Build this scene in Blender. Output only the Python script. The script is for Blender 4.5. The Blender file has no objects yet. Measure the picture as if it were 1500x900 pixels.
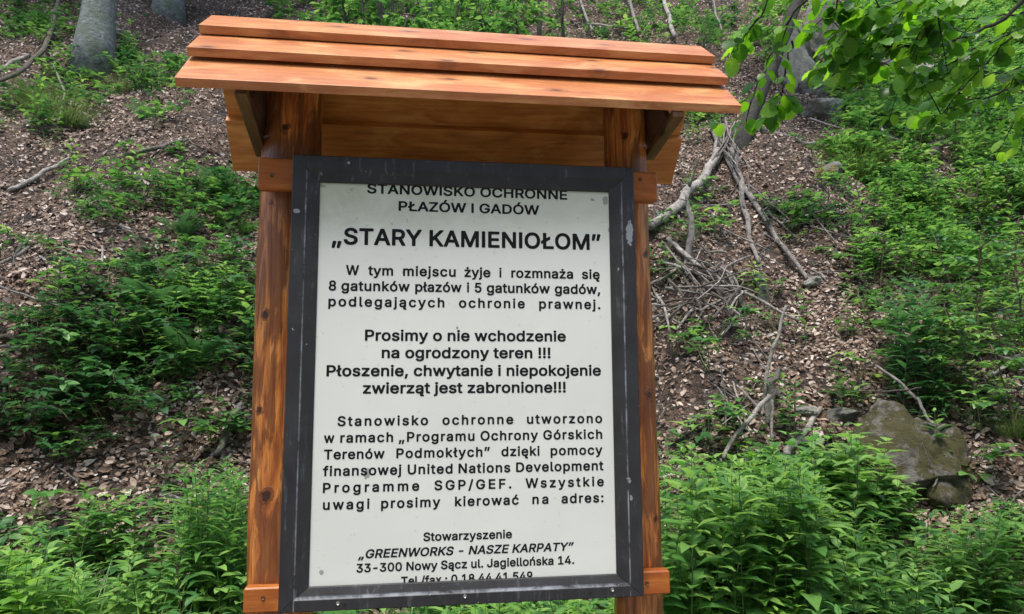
import bpy, bmesh, math, random
import numpy as np
from mathutils import Vector, Matrix
R_ = math.radians
rng = np.random.default_rng(7)
random.seed(7)
scene = bpy.context.scene
COL = scene.collection

# ------------------------------------------------------------------ camera
F_PX = 997.0
ZB = 1.02                                   # height of the lower edge of the notice frame above the ground
CAM = np.array([-0.1345, -1.9369, 0.5988 + ZB])
YAW, PIT, ROL = 0.1336, 0.1125, -0.0041
_fw = np.array([math.sin(YAW) * math.cos(PIT), math.cos(YAW) * math.cos(PIT), math.sin(PIT)])
_r0 = np.array([math.cos(YAW), -math.sin(YAW), 0.0])
_u0 = np.cross(_r0, _fw)
_r = _r0 * math.cos(ROL) + _u0 * math.sin(ROL)
_u = -_r0 * math.sin(ROL) + _u0 * math.cos(ROL)
cd = bpy.data.cameras.new('camera')
cd.sensor_width = 36.0
cd.lens = F_PX / 1500.0 * 36.0
cd.clip_start = 0.05
cd.clip_end = 500.0
cam = bpy.data.objects.new('camera', cd)
COL.objects.link(cam)
cam.matrix_world = Matrix(((_r[0], _u[0], -_fw[0], CAM[0]), (_r[1], _u[1], -_fw[1], CAM[1]),
                           (_r[2], _u[2], -_fw[2], CAM[2]), (0, 0, 0, 1)))
scene.camera = cam

# ------------------------------------------------------------------ light
SUN_EL, SUN_AZ = R_(70), R_(205)            # azimuth measured from +Y clockwise: the sun stands behind the camera
w = bpy.data.worlds.new('World')
scene.world = w
w.use_nodes = True
nt = w.node_tree
bg = nt.nodes['Background']
sky = nt.nodes.new('ShaderNodeTexSky')
sky.sky_type = 'NISHITA'
sky.sun_disc = False
sky.sun_elevation = SUN_EL
sky.sun_rotation = SUN_AZ
sky.dust_density = 3.0
nt.links.new(sky.outputs[0], bg.inputs['Color'])
bg.inputs['Strength'].default_value = 0.115
sl = bpy.data.lights.new('sun', 'SUN')
sl.energy = 1.5
sl.angle = R_(13)
sl.color = (1.0, 0.95, 0.87)
so = bpy.data.objects.new('sun', sl)
COL.objects.link(so)
_sd = Vector((math.sin(SUN_AZ) * math.cos(SUN_EL), math.cos(SUN_AZ) * math.cos(SUN_EL), math.sin(SUN_EL)))
so.rotation_euler = _sd.to_track_quat('Z', 'Y').to_euler()
so.location = (0, -10, 20)
scene.view_settings.view_transform = 'Standard'
scene.view_settings.look = 'None'
scene.view_settings.exposure = 1.4
scene.view_settings.gamma = 1.0
scene.view_settings.use_curve_mapping = False
scene.render.engine = 'CYCLES'
scene.cycles.max_bounces = 8
scene.cycles.transparent_max_bounces = 8


# ------------------------------------------------------------------ picture <-> place
def ray(px, py):
    d = _fw * F_PX + _r * (px - 750.0) - _u * (py - 450.0)
    return d / np.linalg.norm(d)


def on_y(px, py, y):
    d = ray(px, py)
    return CAM + d * ((y - CAM[1]) / d[1])


def on_x(px, py, x):
    d = ray(px, py)
    return CAM + d * ((x - CAM[0]) / d[0])


def at_dist(px, py, dist):
    return CAM + ray(px, py) * dist


def to_px(P):
    d = np.asarray(P) - CAM
    z = d @ _fw
    z = np.where(np.abs(z) < 1e-6, 1e-6, z)
    return 750 + F_PX * (d @ _r) / z, 450 - F_PX * (d @ _u) / z, z


# ------------------------------------------------------------------ terrain
_tw = []
_tr = np.random.default_rng(3)
for k in range(16):
    lam = 6.0 * (0.72 ** k)
    a = _tr.uniform(0, 2 * math.pi)
    _tw.append((2 * math.pi / lam * math.cos(a), 2 * math.pi / lam * math.sin(a), _tr.uniform(0, 6.28), 0.036 * lam ** 0.95))
_bumps = [(2.9, 4.15, 0.55, 0.22), (1.9, 3.6, 0.5, 0.20), (-3.3, 5.2, 0.9, 0.16), (-2.0, 4.2, 0.6, 0.12), (5.0, 7.5, 1.3, 0.3)]


def H(x, y):
    x = np.asarray(x, float)
    y = np.asarray(y, float)
    y0 = 2.75 + 0.22 * np.sin(x * 0.7 + 1.0) + 0.12 * np.sin(x * 1.9) - 0.05 * np.clip(x, -6, 6)
    s = y - y0
    up = np.where(s > 6, s, 0.30 * np.log1p(np.exp(np.clip(s / 0.30, -40, 20))))
    z = 0.90 * up
    z = np.where(up > 24, 0.90 * 24 + (up - 24) * 0.35, z)
    wgt = np.clip((s + 1.2) / 2.5, 0.05, 1.0)
    n = np.zeros_like(z)
    for kx, ky, ph, a in _tw:
        n = n + a * np.sin(kx * x + ky * y + ph)
    z = z + n * wgt
    for bx, by, br, bh in _bumps:
        z = z + bh * np.exp(-((x - bx) ** 2 + (y - by) ** 2) / (br * br))
    return z


def Hn(x, y):
    e = 0.05
    dx = (H(x + e, y) - H(x - e, y)) / (2 * e)
    dy = (H(x, y + e) - H(x, y - e)) / (2 * e)
    n = np.stack([-dx, -dy, np.ones_like(dx)], -1)
    return n / np.linalg.norm(n, axis=-1, keepdims=True)


def hit(px, py):
    d = ray(px, py)
    t = np.arange(2.2, 45, 0.02)
    P = CAM + d * t[:, None]
    below = P[:, 2] < H(P[:, 0], P[:, 1])
    i = int(np.argmax(below)) if below.any() else len(t) - 1
    return P[i]


# ------------------------------------------------------------------ node helpers
def mat(name):
    m = bpy.data.materials.new(name)
    m.use_nodes = True
    n = m.node_tree
    return m, n, n.nodes['Principled BSDF']


def node(n, t, **kw):
    a = n.nodes.new(t)
    for k, v in kw.items():
        setattr(a, k, v)
    return a


def ramp(n, src, stops, interp='LINEAR'):
    r = n.nodes.new('ShaderNodeValToRGB')
    r.color_ramp.interpolation = interp
    els = r.color_ramp.elements
    while len(els) < len(stops):
        els.new(0.5)
    for e, (p, c) in zip(els, stops):
        e.position = p
        e.color = (c[0], c[1], c[2], 1) if len(c) == 3 else c
    n.links.new(src, r.inputs['Fac'])
    return r


def coords(n, scale=(1, 1, 1), loc=(0, 0, 0), kind='Object', rand=0.0):
    tc = n.nodes.new('ShaderNodeTexCoord')
    mp = n.nodes.new('ShaderNodeMapping')
    mp.inputs['Scale'].default_value = scale
    mp.inputs['Location'].default_value = loc
    n.links.new(tc.outputs[kind], mp.inputs['Vector'])
    return mp.outputs['Vector']


def noise(n, vec, scale=5, detail=4, rough=0.55, dist=0.0):
    t = n.nodes.new('ShaderNodeTexNoise')
    t.inputs['Scale'].default_value = scale
    t.inputs['Detail'].default_value = detail
    t.inputs['Roughness'].default_value = rough
    t.inputs['Distortion'].default_value = dist
    n.links.new(vec, t.inputs['Vector'])
    return t.outputs['Fac']


def mixc(n, fac, a, b, mode='MIX'):
    m = n.nodes.new('ShaderNodeMix')
    m.data_type = 'RGBA'
    m.blend_type = mode
    for sock, v in ((m.inputs['Factor'], fac), (m.inputs['A'], a), (m.inputs['B'], b)):
        pass
    ins = {'f': m.inputs[0], 'a': m.inputs[6], 'b': m.inputs[7]}
    for k, v in (('f', fac), ('a', a), ('b', b)):
        if isinstance(v, bpy.types.NodeSocket):
            n.links.new(v, ins[k])
        elif k == 'f':
            ins[k].default_value = v
        else:
            ins[k].default_value = (v[0], v[1], v[2], 1)
    return m.outputs[2]


def math_(n, op, a, b=0.0, clamp=False):
    m = n.nodes.new('ShaderNodeMath')
    m.operation = op
    m.use_clamp = clamp
    for i, v in enumerate((a, b)):
        if isinstance(v, bpy.types.NodeSocket):
            n.links.new(v, m.inputs[i])
        else:
            m.inputs[i].default_value = v
    return m.outputs[0]


def bump(n, bsdf, h, strength=0.3, dist=0.01):
    b = n.nodes.new('ShaderNodeBump')
    b.inputs['Strength'].default_value = strength
    b.inputs['Distance'].default_value = dist
    n.links.new(h, b.inputs['Height'])
    n.links.new(b.outputs[0], bsdf.inputs['Normal'])
    return b


# ------------------------------------------------------------------ materials
def plank_mat(name, dark, mid, light, rough=0.42, seed=0.0, knots=True, coat=0.12):
    """varnished softwood with the grain along local X"""
    m, n, b = mat(name)
    oi = n.nodes.new('ShaderNodeObjectInfo')
    tc = n.nodes.new('ShaderNodeTexCoord')
    off = n.nodes.new('ShaderNodeVectorMath')
    off.operation = 'MULTIPLY_ADD'
    cmb = n.nodes.new('ShaderNodeCombineXYZ')
    for i in range(3):
        n.links.new(oi.outputs['Random'], cmb.inputs[i])
    n.links.new(cmb.outputs[0], off.inputs[0])
    off.inputs[1].default_value = (17.0, 31.0, 23.0)
    n.links.new(tc.outputs['Object'], off.inputs[2])
    v0 = off.outputs[0]

    def mapped(sc):
        mp = n.nodes.new('ShaderNodeMapping')
        mp.inputs['Scale'].default_value = sc
        n.links.new(v0, mp.inputs['Vector'])
        return mp.outputs[0]
    broad = noise(n, mapped((1.5, 6, 6)), 2.2, 6, 0.62, 1.4)
    fine = noise(n, mapped((4.5, 110, 110)), 2.0, 5, 0.65, 0.4)
    blot = noise(n, mapped((1.4, 3, 3)), 2.5, 3, 0.5)
    # growth rings cut lengthwise: warped bands
    wv = n.nodes.new('ShaderNodeTexWave')
    wv.wave_type = 'BANDS'
    wv.bands_direction = 'Y'
    wv.inputs['Scale'].default_value = 9.0
    wv.inputs['Distortion'].default_value = 9.0
    wv.inputs['Detail'].default_value = 3.0
    wv.inputs['Detail Scale'].default_value = 0.6
    n.links.new(mapped((0.5, 2.4, 2.4)), wv.inputs['Vector'])
    mixf = math_(n, 'ADD', math_(n, 'MULTIPLY', broad, 0.68), math_(n, 'MULTIPLY', fine, 0.26))
    mixf = math_(n, 'ADD', mixf, math_(n, 'MULTIPLY', wv.outputs['Fac'], 0.06))
    col = ramp(n, mixf, [(0.30, dark), (0.50, mid), (0.68, light)]).outputs['Color']
    col = mixc(n, math_(n, 'MULTIPLY', ramp(n, blot, [(0.52, (0, 0, 0)), (0.72, (1, 1, 1))]).outputs['Color'], 0.45), col,
               (dark[0] * 1.1, dark[1] * 0.8, dark[2] * 0.7))
    pale = ramp(n, noise(n, mapped((1.2, 4, 4)), 3.1, 6, 0.6, 0.8), [(0.52, (0, 0, 0)), (0.70, (1, 1, 1))]).outputs['Color']
    col = mixc(n, math_(n, 'MULTIPLY', pale, 0.65), col, tuple(min(0.8, c * k) for c, k in zip(light, (1.18, 1.35, 1.5))))
    if knots:
        vo = n.nodes.new('ShaderNodeTexVoronoi')
        vo.voronoi_dimensions = '2D'
        vo.inputs['Scale'].default_value = 1.0
        sp = n.nodes.new('ShaderNodeSeparateXYZ')
        n.links.new(v0, sp.inputs[0])
        cb = n.nodes.new('ShaderNodeCombineXYZ')
        n.links.new(math_(n, 'MULTIPLY', sp.outputs[0], 3.4), cb.inputs[0])
        n.links.new(math_(n, 'MULTIPLY', math_(n, 'ADD', sp.outputs[1], sp.outputs[2]), 6.0), cb.inputs[1])
        n.links.new(cb.outputs[0], vo.inputs['Vector'])
        vd = math_(n, 'ADD', vo.outputs['Distance'], math_(n, 'MULTIPLY', math_(n, 'SUBTRACT', fine, 0.5), 0.12))
        k = ramp(n, vd, [(0.03, (1, 1, 1)), (0.065, (0.6, 0.6, 0.6)), (0.09, (0.18, 0.18, 0.18)), (0.11, (0.4, 0.4, 0.4)), (0.15, (0, 0, 0))]).outputs['Color']
        # only some of the cells carry a knot
        keep = math_(n, 'GREATER_THAN', vo.outputs['Color'], 0.52)
        k = math_(n, 'MULTIPLY', math_(n, 'MULTIPLY', k, keep), 0.9)
        col = mixc(n, k, col, (dark[0] * 0.30, dark[1] * 0.25, dark[2] * 0.25))
    n.links.new(col, b.inputs['Base Color'])
    rr = ramp(n, fine, [(0.3, (rough + 0.14,) * 3), (0.7, (rough - 0.06,) * 3)])
    n.links.new(rr.outputs['Color'], b.inputs['Roughness'])
    b.inputs['Coat Weight'].default_value = coat
    b.inputs['Specular IOR Level'].default_value = 0.3
    b.inputs['Coat Roughness'].default_value = 0.35
    bump(n, b, fine, 0.25, 0.004)
    return m


M_ROOF = plank_mat('varnished_roof_plank', (0.29, 0.090, 0.024), (0.46, 0.165, 0.050), (0.62, 0.30, 0.115), coat=0.25)
M_BACK = plank_mat('varnished_back_plank', (0.27, 0.085, 0.014), (0.48, 0.175, 0.030), (0.62, 0.27, 0.062))
M_RAIL = plank_mat('varnished_rail', (0.20, 0.050, 0.008), (0.33, 0.092, 0.014), (0.44, 0.145, 0.028))
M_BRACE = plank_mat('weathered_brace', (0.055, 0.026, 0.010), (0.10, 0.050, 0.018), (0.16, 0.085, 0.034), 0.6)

M_GUSSET = plank_mat('dark_brown_gusset', (0.045, 0.022, 0.012), (0.075, 0.036, 0.018), (0.11, 0.055, 0.028), 0.6)  # very dark brown wood tone for gussets and rafters


def log_mat():
    m, n, b = mat('varnished_debarked_log')
    v = coords(n, (16, 16, 1.5))
    streak = noise(n, v, 1.6, 5, 0.65, 1.2)
    vf = coords(n, (55, 55, 3.5))
    fine = noise(n, vf, 1.6, 4, 0.6, 0.4)
    mid = noise(n, coords(n, (7, 7, 2.2)), 2.0, 3, 0.5, 0.6)
    f = math_(n, 'ADD', math_(n, 'MULTIPLY', streak, 0.6), math_(n, 'MULTIPLY', fine, 0.4))
    col = ramp(n, f, [(0.32, (0.10, 0.030, 0.010)), (0.43, (0.26, 0.075, 0.016)), (0.52, (0.50, 0.18, 0.036)), (0.64, (0.70, 0.36, 0.12))]).outputs['Color']
    bark = ramp(n, math_(n, 'ADD', math_(n, 'MULTIPLY', streak, 0.55), math_(n, 'MULTIPLY', mid, 0.45)), [(0.49, (0, 0, 0)), (0.54, (1, 1, 1))]).outputs['Color']
    col = mixc(n, math_(n, 'MULTIPLY', bark, 0.85), col, mixc(n, fine, (0.055, 0.013, 0.005), (0.17, 0.048, 0.013)))
    tcl = n.nodes.new('ShaderNodeTexCoord')
    wk = noise(n, tcl.outputs['Object'], 45, 4, 0.6)
    kn = []
    for (px, py, kr) in ((389, 461, 0.011), (392, 725, 0.015), (399, 300, 0.008), (380, 600, 0.009), (948, 371, 0.010), (953, 579, 0.012), (962, 760, 0.009), (420, 190, 0.012), (915, 200, 0.011)):
        p = on_y(px, py, 0.105)
        kn.append((float(p[0]), float(p[2]), kr, kr * 1.35))
    ks = spots(n, tcl.outputs['Object'], kn, wk)
    ks2 = spots(n, tcl.outputs['Object'], [(a, c_, d * 0.55, e * 0.55) for (a, c_, d, e) in kn], wk)
    col = mixc(n, math_(n, 'MULTIPLY', ks, 0.75), col, (0.12, 0.032, 0.009))
    col = mixc(n, math_(n, 'MULTIPLY', ks2, 0.9), col, (0.022, 0.009, 0.005))
    n.links.new(col, b.inputs['Base Color'])
    b.inputs['Roughness'].default_value = 0.42
    b.inputs['Specular IOR Level'].default_value = 0.35
    b.inputs['Coat Weight'].default_value = 0.2
    b.inputs['Coat Roughness'].default_value = 0.2
    bump(n, b, math_(n, 'ADD', math_(n, 'ADD', f, math_(n, 'MULTIPLY', bark, 0.3)), math_(n, 'MULTIPLY', ks, 0.3)), 0.7, 0.010)
    return m




def simple_mat(name, col, rough=0.6, metal=0.0):
    m, n, b = mat(name)
    f = noise(n, coords(n), 40, 3)
    c = mixc(n, f, tuple(x * 0.75 for x in col), tuple(min(1, x * 1.25) for x in col))
    n.links.new(c, b.inputs['Base Color'])
    b.inputs['Roughness'].default_value = rough
    b.inputs['Metallic'].default_value = metal
    return m


M_KNOT = simple_mat('dark_knot_wood', (0.11, 0.034, 0.012), 0.5)
M_SCREW = simple_mat('dull_zinc', (0.42, 0.42, 0.40), 0.45, 0.8)
M_RUST = simple_mat('rusty_screw', (0.10, 0.065, 0.03), 0.55, 0.3)
M_HOLE = simple_mat('black_hole', (0.008, 0.008, 0.009), 0.9)
M_INK = simple_mat('black_print', (0.010, 0.010, 0.012), 0.8)
M_INK.node_tree.nodes['Principled BSDF'].inputs['Specular IOR Level'].default_value = 0.12


def spots(n, vec_sock, lst, warp):
    """sum of soft discs at (x, z, rx, rz) in object space: worn patches with a place of their own"""
    sep = n.nodes.new('ShaderNodeSeparateXYZ')
    n.links.new(vec_sock, sep.inputs[0])
    tot = None
    for (x, z, rx, rz) in lst:
        a = math_(n, 'DIVIDE', math_(n, 'SUBTRACT', sep.outputs[0], x), rx)
        c = math_(n, 'DIVIDE', math_(n, 'SUBTRACT', sep.outputs[2], z), rz)
        d = math_(n, 'ADD', math_(n, 'MULTIPLY', a, a), math_(n, 'MULTIPLY', c, c))
        d = math_(n, 'ADD', d, math_(n, 'MULTIPLY', math_(n, 'SUBTRACT', warp, 0.5), 9.0))
        s = math_(n, 'SUBTRACT', 1.6, d, True)
        s = math_(n, 'MULTIPLY', s, 3.0, True)
        tot = s if tot is None else math_(n, 'MAXIMUM', tot, s)
    return tot


M_LOG = log_mat()


def frame_mat():
    m, n, b = mat('weathered_dark_frame_paint')
    tc = n.nodes.new('ShaderNodeTexCoord')
    v = tc.outputs['Object']
    base = noise(n, v, 9, 5, 0.6)
    col = ramp(n, base, [(0.3, (0.013, 0.013, 0.015)), (0.7, (0.027, 0.028, 0.031))]).outputs['Color']
    # vertical and horizontal scuffs
    sc1 = noise(n, coords(n, (60, 60, 5)), 1.0, 4, 0.7, 0.4)
    sc2 = noise(n, v, 14, 6, 0.75, 0.5)
    scuff = math_(n, 'MULTIPLY', ramp(n, sc1, [(0.55, (0, 0, 0)), (0.75, (1, 1, 1))]).outputs['Color'],
                  ramp(n, sc2, [(0.44, (0, 0, 0)), (0.60, (1, 1, 1))]).outputs['Color'])
    col = mixc(n, math_(n, 'MULTIPLY', scuff, 0.6), col, (0.18, 0.19, 0.21))
    speck = noise(n, v, 55, 2, 0.5)
    sp = ramp(n, speck, [(0.735, (0, 0, 0)), (0.77, (1, 1, 1))]).outputs['Color']
    col = mixc(n, math_(n, 'MULTIPLY', sp, 0.6), col, (0.42, 0.44, 0.46))
    warp = noise(n, v, 38, 4, 0.6)
    lst = [(0.482, 1.045, 0.008, 0.028), (0.462, 0.322, 0.006, 0.009), (0.468, 0.272, 0.004, 0.006), (-0.486, 1.085, 0.007, 0.005)]
    pt = spots(n, v, lst, warp)
    col = mixc(n, math_(n, 'MULTIPLY', pt, 0.6), col, (0.33, 0.36, 0.39))
    n.links.new(col, b.inputs['Base Color'])
    # rubbed paint along the inner arris, with the chamfer's highlight painted in
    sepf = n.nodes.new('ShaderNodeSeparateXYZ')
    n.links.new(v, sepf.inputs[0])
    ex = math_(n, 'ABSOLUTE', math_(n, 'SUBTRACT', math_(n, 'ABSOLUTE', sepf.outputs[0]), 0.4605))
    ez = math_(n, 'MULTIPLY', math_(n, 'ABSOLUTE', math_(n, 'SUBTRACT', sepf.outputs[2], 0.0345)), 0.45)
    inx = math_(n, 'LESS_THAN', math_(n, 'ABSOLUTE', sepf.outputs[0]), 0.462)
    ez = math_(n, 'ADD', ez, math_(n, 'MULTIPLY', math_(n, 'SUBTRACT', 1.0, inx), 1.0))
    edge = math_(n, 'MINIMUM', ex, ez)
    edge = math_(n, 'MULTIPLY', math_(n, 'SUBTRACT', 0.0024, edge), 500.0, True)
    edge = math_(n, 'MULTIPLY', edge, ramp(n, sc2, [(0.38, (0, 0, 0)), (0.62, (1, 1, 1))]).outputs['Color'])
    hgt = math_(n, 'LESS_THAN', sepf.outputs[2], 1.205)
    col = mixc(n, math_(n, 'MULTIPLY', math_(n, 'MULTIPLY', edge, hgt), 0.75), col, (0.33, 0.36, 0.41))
    n.links.new(col, b.inputs['Base Color'])
    b.inputs['Roughness'].default_value = 0.55
    b.inputs['Specular IOR Level'].default_value = 0.35
    bump(n, b, sc2, 0.15, 0.004)
    return m


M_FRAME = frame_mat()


def panel_mat():
    m, n, b = mat('pale_printed_panel')
    tc = n.nodes.new('ShaderNodeTexCoord')
    v = tc.outputs['Object']
    base = noise(n, v, 3, 3)
    col = ramp(n, base, [(0.3, (0.585, 0.605, 0.57)), (0.7, (0.635, 0.655, 0.62))]).outputs['Color']
    sep = n.nodes.new('ShaderNodeSeparateXYZ')
    n.links.new(v, sep.inputs[0])
    # algae film along the upper edge, thicker to the left
    top = math_(n, 'MULTIPLY', math_(n, 'SUBTRACT', sep.outputs[2], 0.98), 6.0, True)
    left = math_(n, 'MULTIPLY', math_(n, 'SUBTRACT', 0.25, sep.outputs[0]), 1.6, True)
    al = noise(n, v, 11, 6, 0.7, 0.3)
    alg = math_(n, 'MULTIPLY', ramp(n, al, [(0.34, (0, 0, 0)), (0.60, (1, 1, 1))]).outputs['Color'], top)
    alg = math_(n, 'MULTIPLY', alg, math_(n, 'ADD', math_(n, 'MULTIPLY', left, 0.7), 0.3))
    col = mixc(n, math_(n, 'MULTIPLY', alg, 0.85), col, (0.30, 0.32, 0.20))
    film = math_(n, 'MULTIPLY', top, 0.6)
    col = mixc(n, film, col, (0.43, 0.46, 0.35))
    fs = noise(n, v, 70, 3, 0.6)
    dots = math_(n, 'MULTIPLY', ramp(n, fs, [(0.665, (0, 0, 0)), (0.72, (1, 1, 1))]).outputs['Color'], math_(n, 'ADD', math_(n, 'MULTIPLY', alg, 2.4), 0.30), True)
    col = mixc(n, math_(n, 'MULTIPLY', dots, 0.7), col, (0.20, 0.19, 0.14))
    smear = noise(n, coords(n, (7, 7, 14)), 1.2, 5, 0.7)
    col = mixc(n, math_(n, 'MULTIPLY', ramp(n, smear, [(0.62, (0, 0, 0)), (0.72, (1, 1, 1))]).outputs['Color'], 0.16), col, (0.50, 0.48, 0.40))
    warp = noise(n, v, 60, 3, 0.6)
    pt = spots(n, v, [(-0.276, 0.352, 0.0065, 0.011), (-0.394, 0.094, 0.005, 0.007), (-0.185, 0.92, 0.004, 0.006), (-0.03, 0.76, 0.004, 0.003), (-0.285, 0.625, 0.0035, 0.003),
                      (0.375, 1.15, 0.006, 0.004), (-0.42, 1.165, 0.010, 0.004), (0.415, 1.15, 0.006, 0.012), (0.424, 1.06, 0.003, 0.006)], warp)
    col = mixc(n, math_(n, 'MULTIPLY', pt, 0.7), col, (0.14, 0.14, 0.14))
    n.links.new(col, b.inputs['Base Color'])
    b.inputs['Roughness'].default_value = 0.45
    return m


M_PANEL = panel_mat()


def leaf_mat(name, stops, trans=0.35, rough=0.38):
    m = bpy.data.materials.new(name)
    m.use_nodes = True
    n = m.node_tree
    b = n.nodes['Principled BSDF']
    out = n.nodes['Material Output']
    at = n.nodes.new('ShaderNodeAttribute')
    at.attribute_name = 'tint'
    oi = n.nodes.new('ShaderNodeObjectInfo')
    f = math_(n, 'ADD', at.outputs['Fac'], math_(n, 'MULTIPLY', math_(n, 'SUBTRACT', oi.outputs['Random'], 0.5), 0.45), True)
    col = ramp(n, f, stops).outputs['Color']
    mot = noise(n, coords(n), 60, 2)
    col = mixc(n, math_(n, 'MULTIPLY', mot, 0.35), col, tuple(x * 0.6 for x in stops[0][1]))
    n.links.new(col, b.inputs['Base Color'])
    b.inputs['Roughness'].default_value = rough
    b.inputs['Specular IOR Level'].default_value = 0.5
    if trans > 0:
        t = n.nodes.new('ShaderNodeBsdfTranslucent')
        hs = n.nodes.new('ShaderNodeHueSaturation')
        hs.inputs['Hue'].default_value = 0.485
        hs.inputs['Saturation'].default_value = 1.1
        hs.inputs['Value'].default_value = 1.5
        n.links.new(col, hs.inputs['Color'])
        n.links.new(hs.outputs[0], t.inputs['Color'])
        mx = n.nodes.new('ShaderNodeMixShader')
        mx.inputs[0].default_value = trans
        n.links.new(b.outputs[0], mx.inputs[1])
        n.links.new(t.outputs[0], mx.inputs[2])
        n.links.new(mx.outputs[0], out.inputs['Surface'])
    return m


M_HERB = leaf_mat('fresh_herb_leaf', [(0.0, (0.036, 0.120, 0.032)), (0.5, (0.105, 0.275, 0.062)), (1.0, (0.30, 0.51, 0.13))], 0.42)
M_FRESH = leaf_mat('pale_fresh_leaf', [(0.0, (0.07, 0.20, 0.03)), (0.5, (0.16, 0.36, 0.055)), (1.0, (0.34, 0.56, 0.12))], 0.45)
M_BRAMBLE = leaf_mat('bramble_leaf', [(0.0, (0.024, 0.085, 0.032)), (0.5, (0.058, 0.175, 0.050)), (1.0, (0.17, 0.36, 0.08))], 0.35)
M_FERN = leaf_mat('fern_leaf', [(0.0, (0.035, 0.115, 0.045)), (1.0, (0.085, 0.22, 0.07))], 0.35)
M_GRASS = leaf_mat('grass_blade', [(0.0, (0.055, 0.105, 0.028)), (0.6, (0.12, 0.22, 0.05)), (1.0, (0.28, 0.29, 0.14))], 0.35)
M_LIGHTGRASS = leaf_mat('fresh_grass_blade', [(0.0, (0.08, 0.19, 0.035)), (1.0, (0.24, 0.42, 0.10))], 0.4)
M_HAZEL = leaf_mat('hazel_leaf', [(0.0, (0.055, 0.17, 0.024)), (0.5, (0.15, 0.38, 0.042)), (1.0, (0.36, 0.60, 0.10))], 0.6, 0.4)
M_BUSH = leaf_mat('bluish_bush_leaf', [(0.0, (0.036, 0.125, 0.045)), (1.0, (0.12, 0.29, 0.09))], 0.35)
M_DEADFERN = leaf_mat('dry_russet_leaf', [(0.0, (0.09, 0.028, 0.012)), (1.0, (0.22, 0.075, 0.035))], 0.2, 0.8)
M_SEED = leaf_mat('cream_flower', [(0.0, (0.30, 0.28, 0.10)), (1.0, (0.50, 0.46, 0.22))], 0.2, 0.8)
M_LITTER = leaf_mat('dry_beech_leaf', [(0.0, (0.038, 0.024, 0.016)), (0.28, (0.135, 0.082, 0.053)), (0.52, (0.30, 0.205, 0.145)), (0.78, (0.48, 0.385, 0.315)), (1.0, (0.72, 0.65, 0.58))], 0.12, 0.6)
M_STEM = simple_mat('green_stem', (0.06, 0.11, 0.03), 0.6)
M_BSTEM = simple_mat('reddish_stem', (0.09, 0.06, 0.035), 0.6)


def bark_mat(name, dark, light, moss=0.0, stretch=0.25, sc=14.0, lichen=0.3):
    m, n, b = mat(name)
    f = noise(n, coords(n, (1, 1, stretch)), sc, 6, 0.7, 0.4)
    f2 = noise(n, coords(n), 3.5, 4, 0.6)
    col = ramp(n, math_(n, 'ADD', math_(n, 'MULTIPLY', f, 0.7), math_(n, 'MULTIPLY', f2, 0.3)), [(0.36, dark), (0.62, light)]).outputs['Color']
    lich = ramp(n, noise(n, coords(n), 9, 4, 0.6), [(0.56, (0, 0, 0)), (0.66, (1, 1, 1))]).outputs['Color']
    col = mixc(n, math_(n, 'MULTIPLY', lich, lichen), col, tuple(min(0.6, x * 1.5) for x in light))
    if moss:
        mo = ramp(n, f2, [(0.46, (0, 0, 0)), (0.60, (1, 1, 1))]).outputs['Color']
        col = mixc(n, math_(n, 'MULTIPLY', mo, moss), col, (0.05, 0.075, 0.018))
    n.links.new(col, b.inputs['Base Color'])
    b.inputs['Roughness'].default_value = 0.85
    crk = noise(n, coords(n, (1, 1, stretch)), sc * 3.2, 5, 0.7, 0.6)
    n.links.new(mixc(n, ramp(n, crk, [(0.34, (0.8, 0.8, 0.8)), (0.44, (0, 0, 0))]).outputs['Color'], col, tuple(x * 0.5 for x in dark)), b.inputs['Base Color'])
    bump(n, b, math_(n, 'ADD', f, math_(n, 'MULTIPLY', crk, 0.6)), 0.8, 0.025)
    return m


M_DEAD = bark_mat('grey_deadwood', (0.065, 0.057, 0.05), (0.27, 0.25, 0.225), 0.0, 1.0, 18)
M_PALE = bark_mat('bleached_deadwood', (0.10, 0.09, 0.078), (0.40, 0.375, 0.335), 0.0, 1.0, 18)
M_DARKW = bark_mat('dark_deadwood', (0.035, 0.028, 0.022), (0.12, 0.098, 0.08), 0.2, 1.0, 18)
M_MOSSW = bark_mat('mossy_deadwood', (0.06, 0.055, 0.045), (0.22, 0.21, 0.18), 0.75, 1.0, 18)
M_BEECH = bark_mat('beech_bark', (0.050, 0.060, 0.054), (0.23, 0.255, 0.245), 0.5, 2.2, 9, 0.45)
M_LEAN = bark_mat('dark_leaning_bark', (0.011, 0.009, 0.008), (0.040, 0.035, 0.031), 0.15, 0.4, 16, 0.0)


def rock_mat(name, dark, light, moss=0.6, mosscol=(0.075, 0.078, 0.016)):
    m, n, b = mat(name)
    v = coords(n)
    f = noise(n, v, 9, 10, 0.72, 0.4)
    col = ramp(n, f, [(0.34, dark), (0.64, light)]).outputs['Color']
    if moss:
        geo = n.nodes.new('ShaderNodeNewGeometry')
        f2 = noise(n, v, 5.0, 9, 0.72, 0.5)
        mo = ramp(n, f2, [(0.43, (0, 0, 0)), (0.50, (1, 1, 1))]).outputs['Color']
        f3 = noise(n, v, 70, 5, 0.7)
        mc = mixc(n, f3, tuple(x * 0.5 for x in mosscol), tuple(x * 1.5 for x in mosscol))
        col = mixc(n, math_(n, 'MULTIPLY', mo, moss), col, mc)
    n.links.new(col, b.inputs['Base Color'])
    b.inputs['Roughness'].default_value = 0.9
    bump(n, b, math_(n, 'ADD', f, math_(n, 'MULTIPLY', noise(n, v, 60, 6, 0.75), 0.5)), 1.0, 0.06)
    return m


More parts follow.
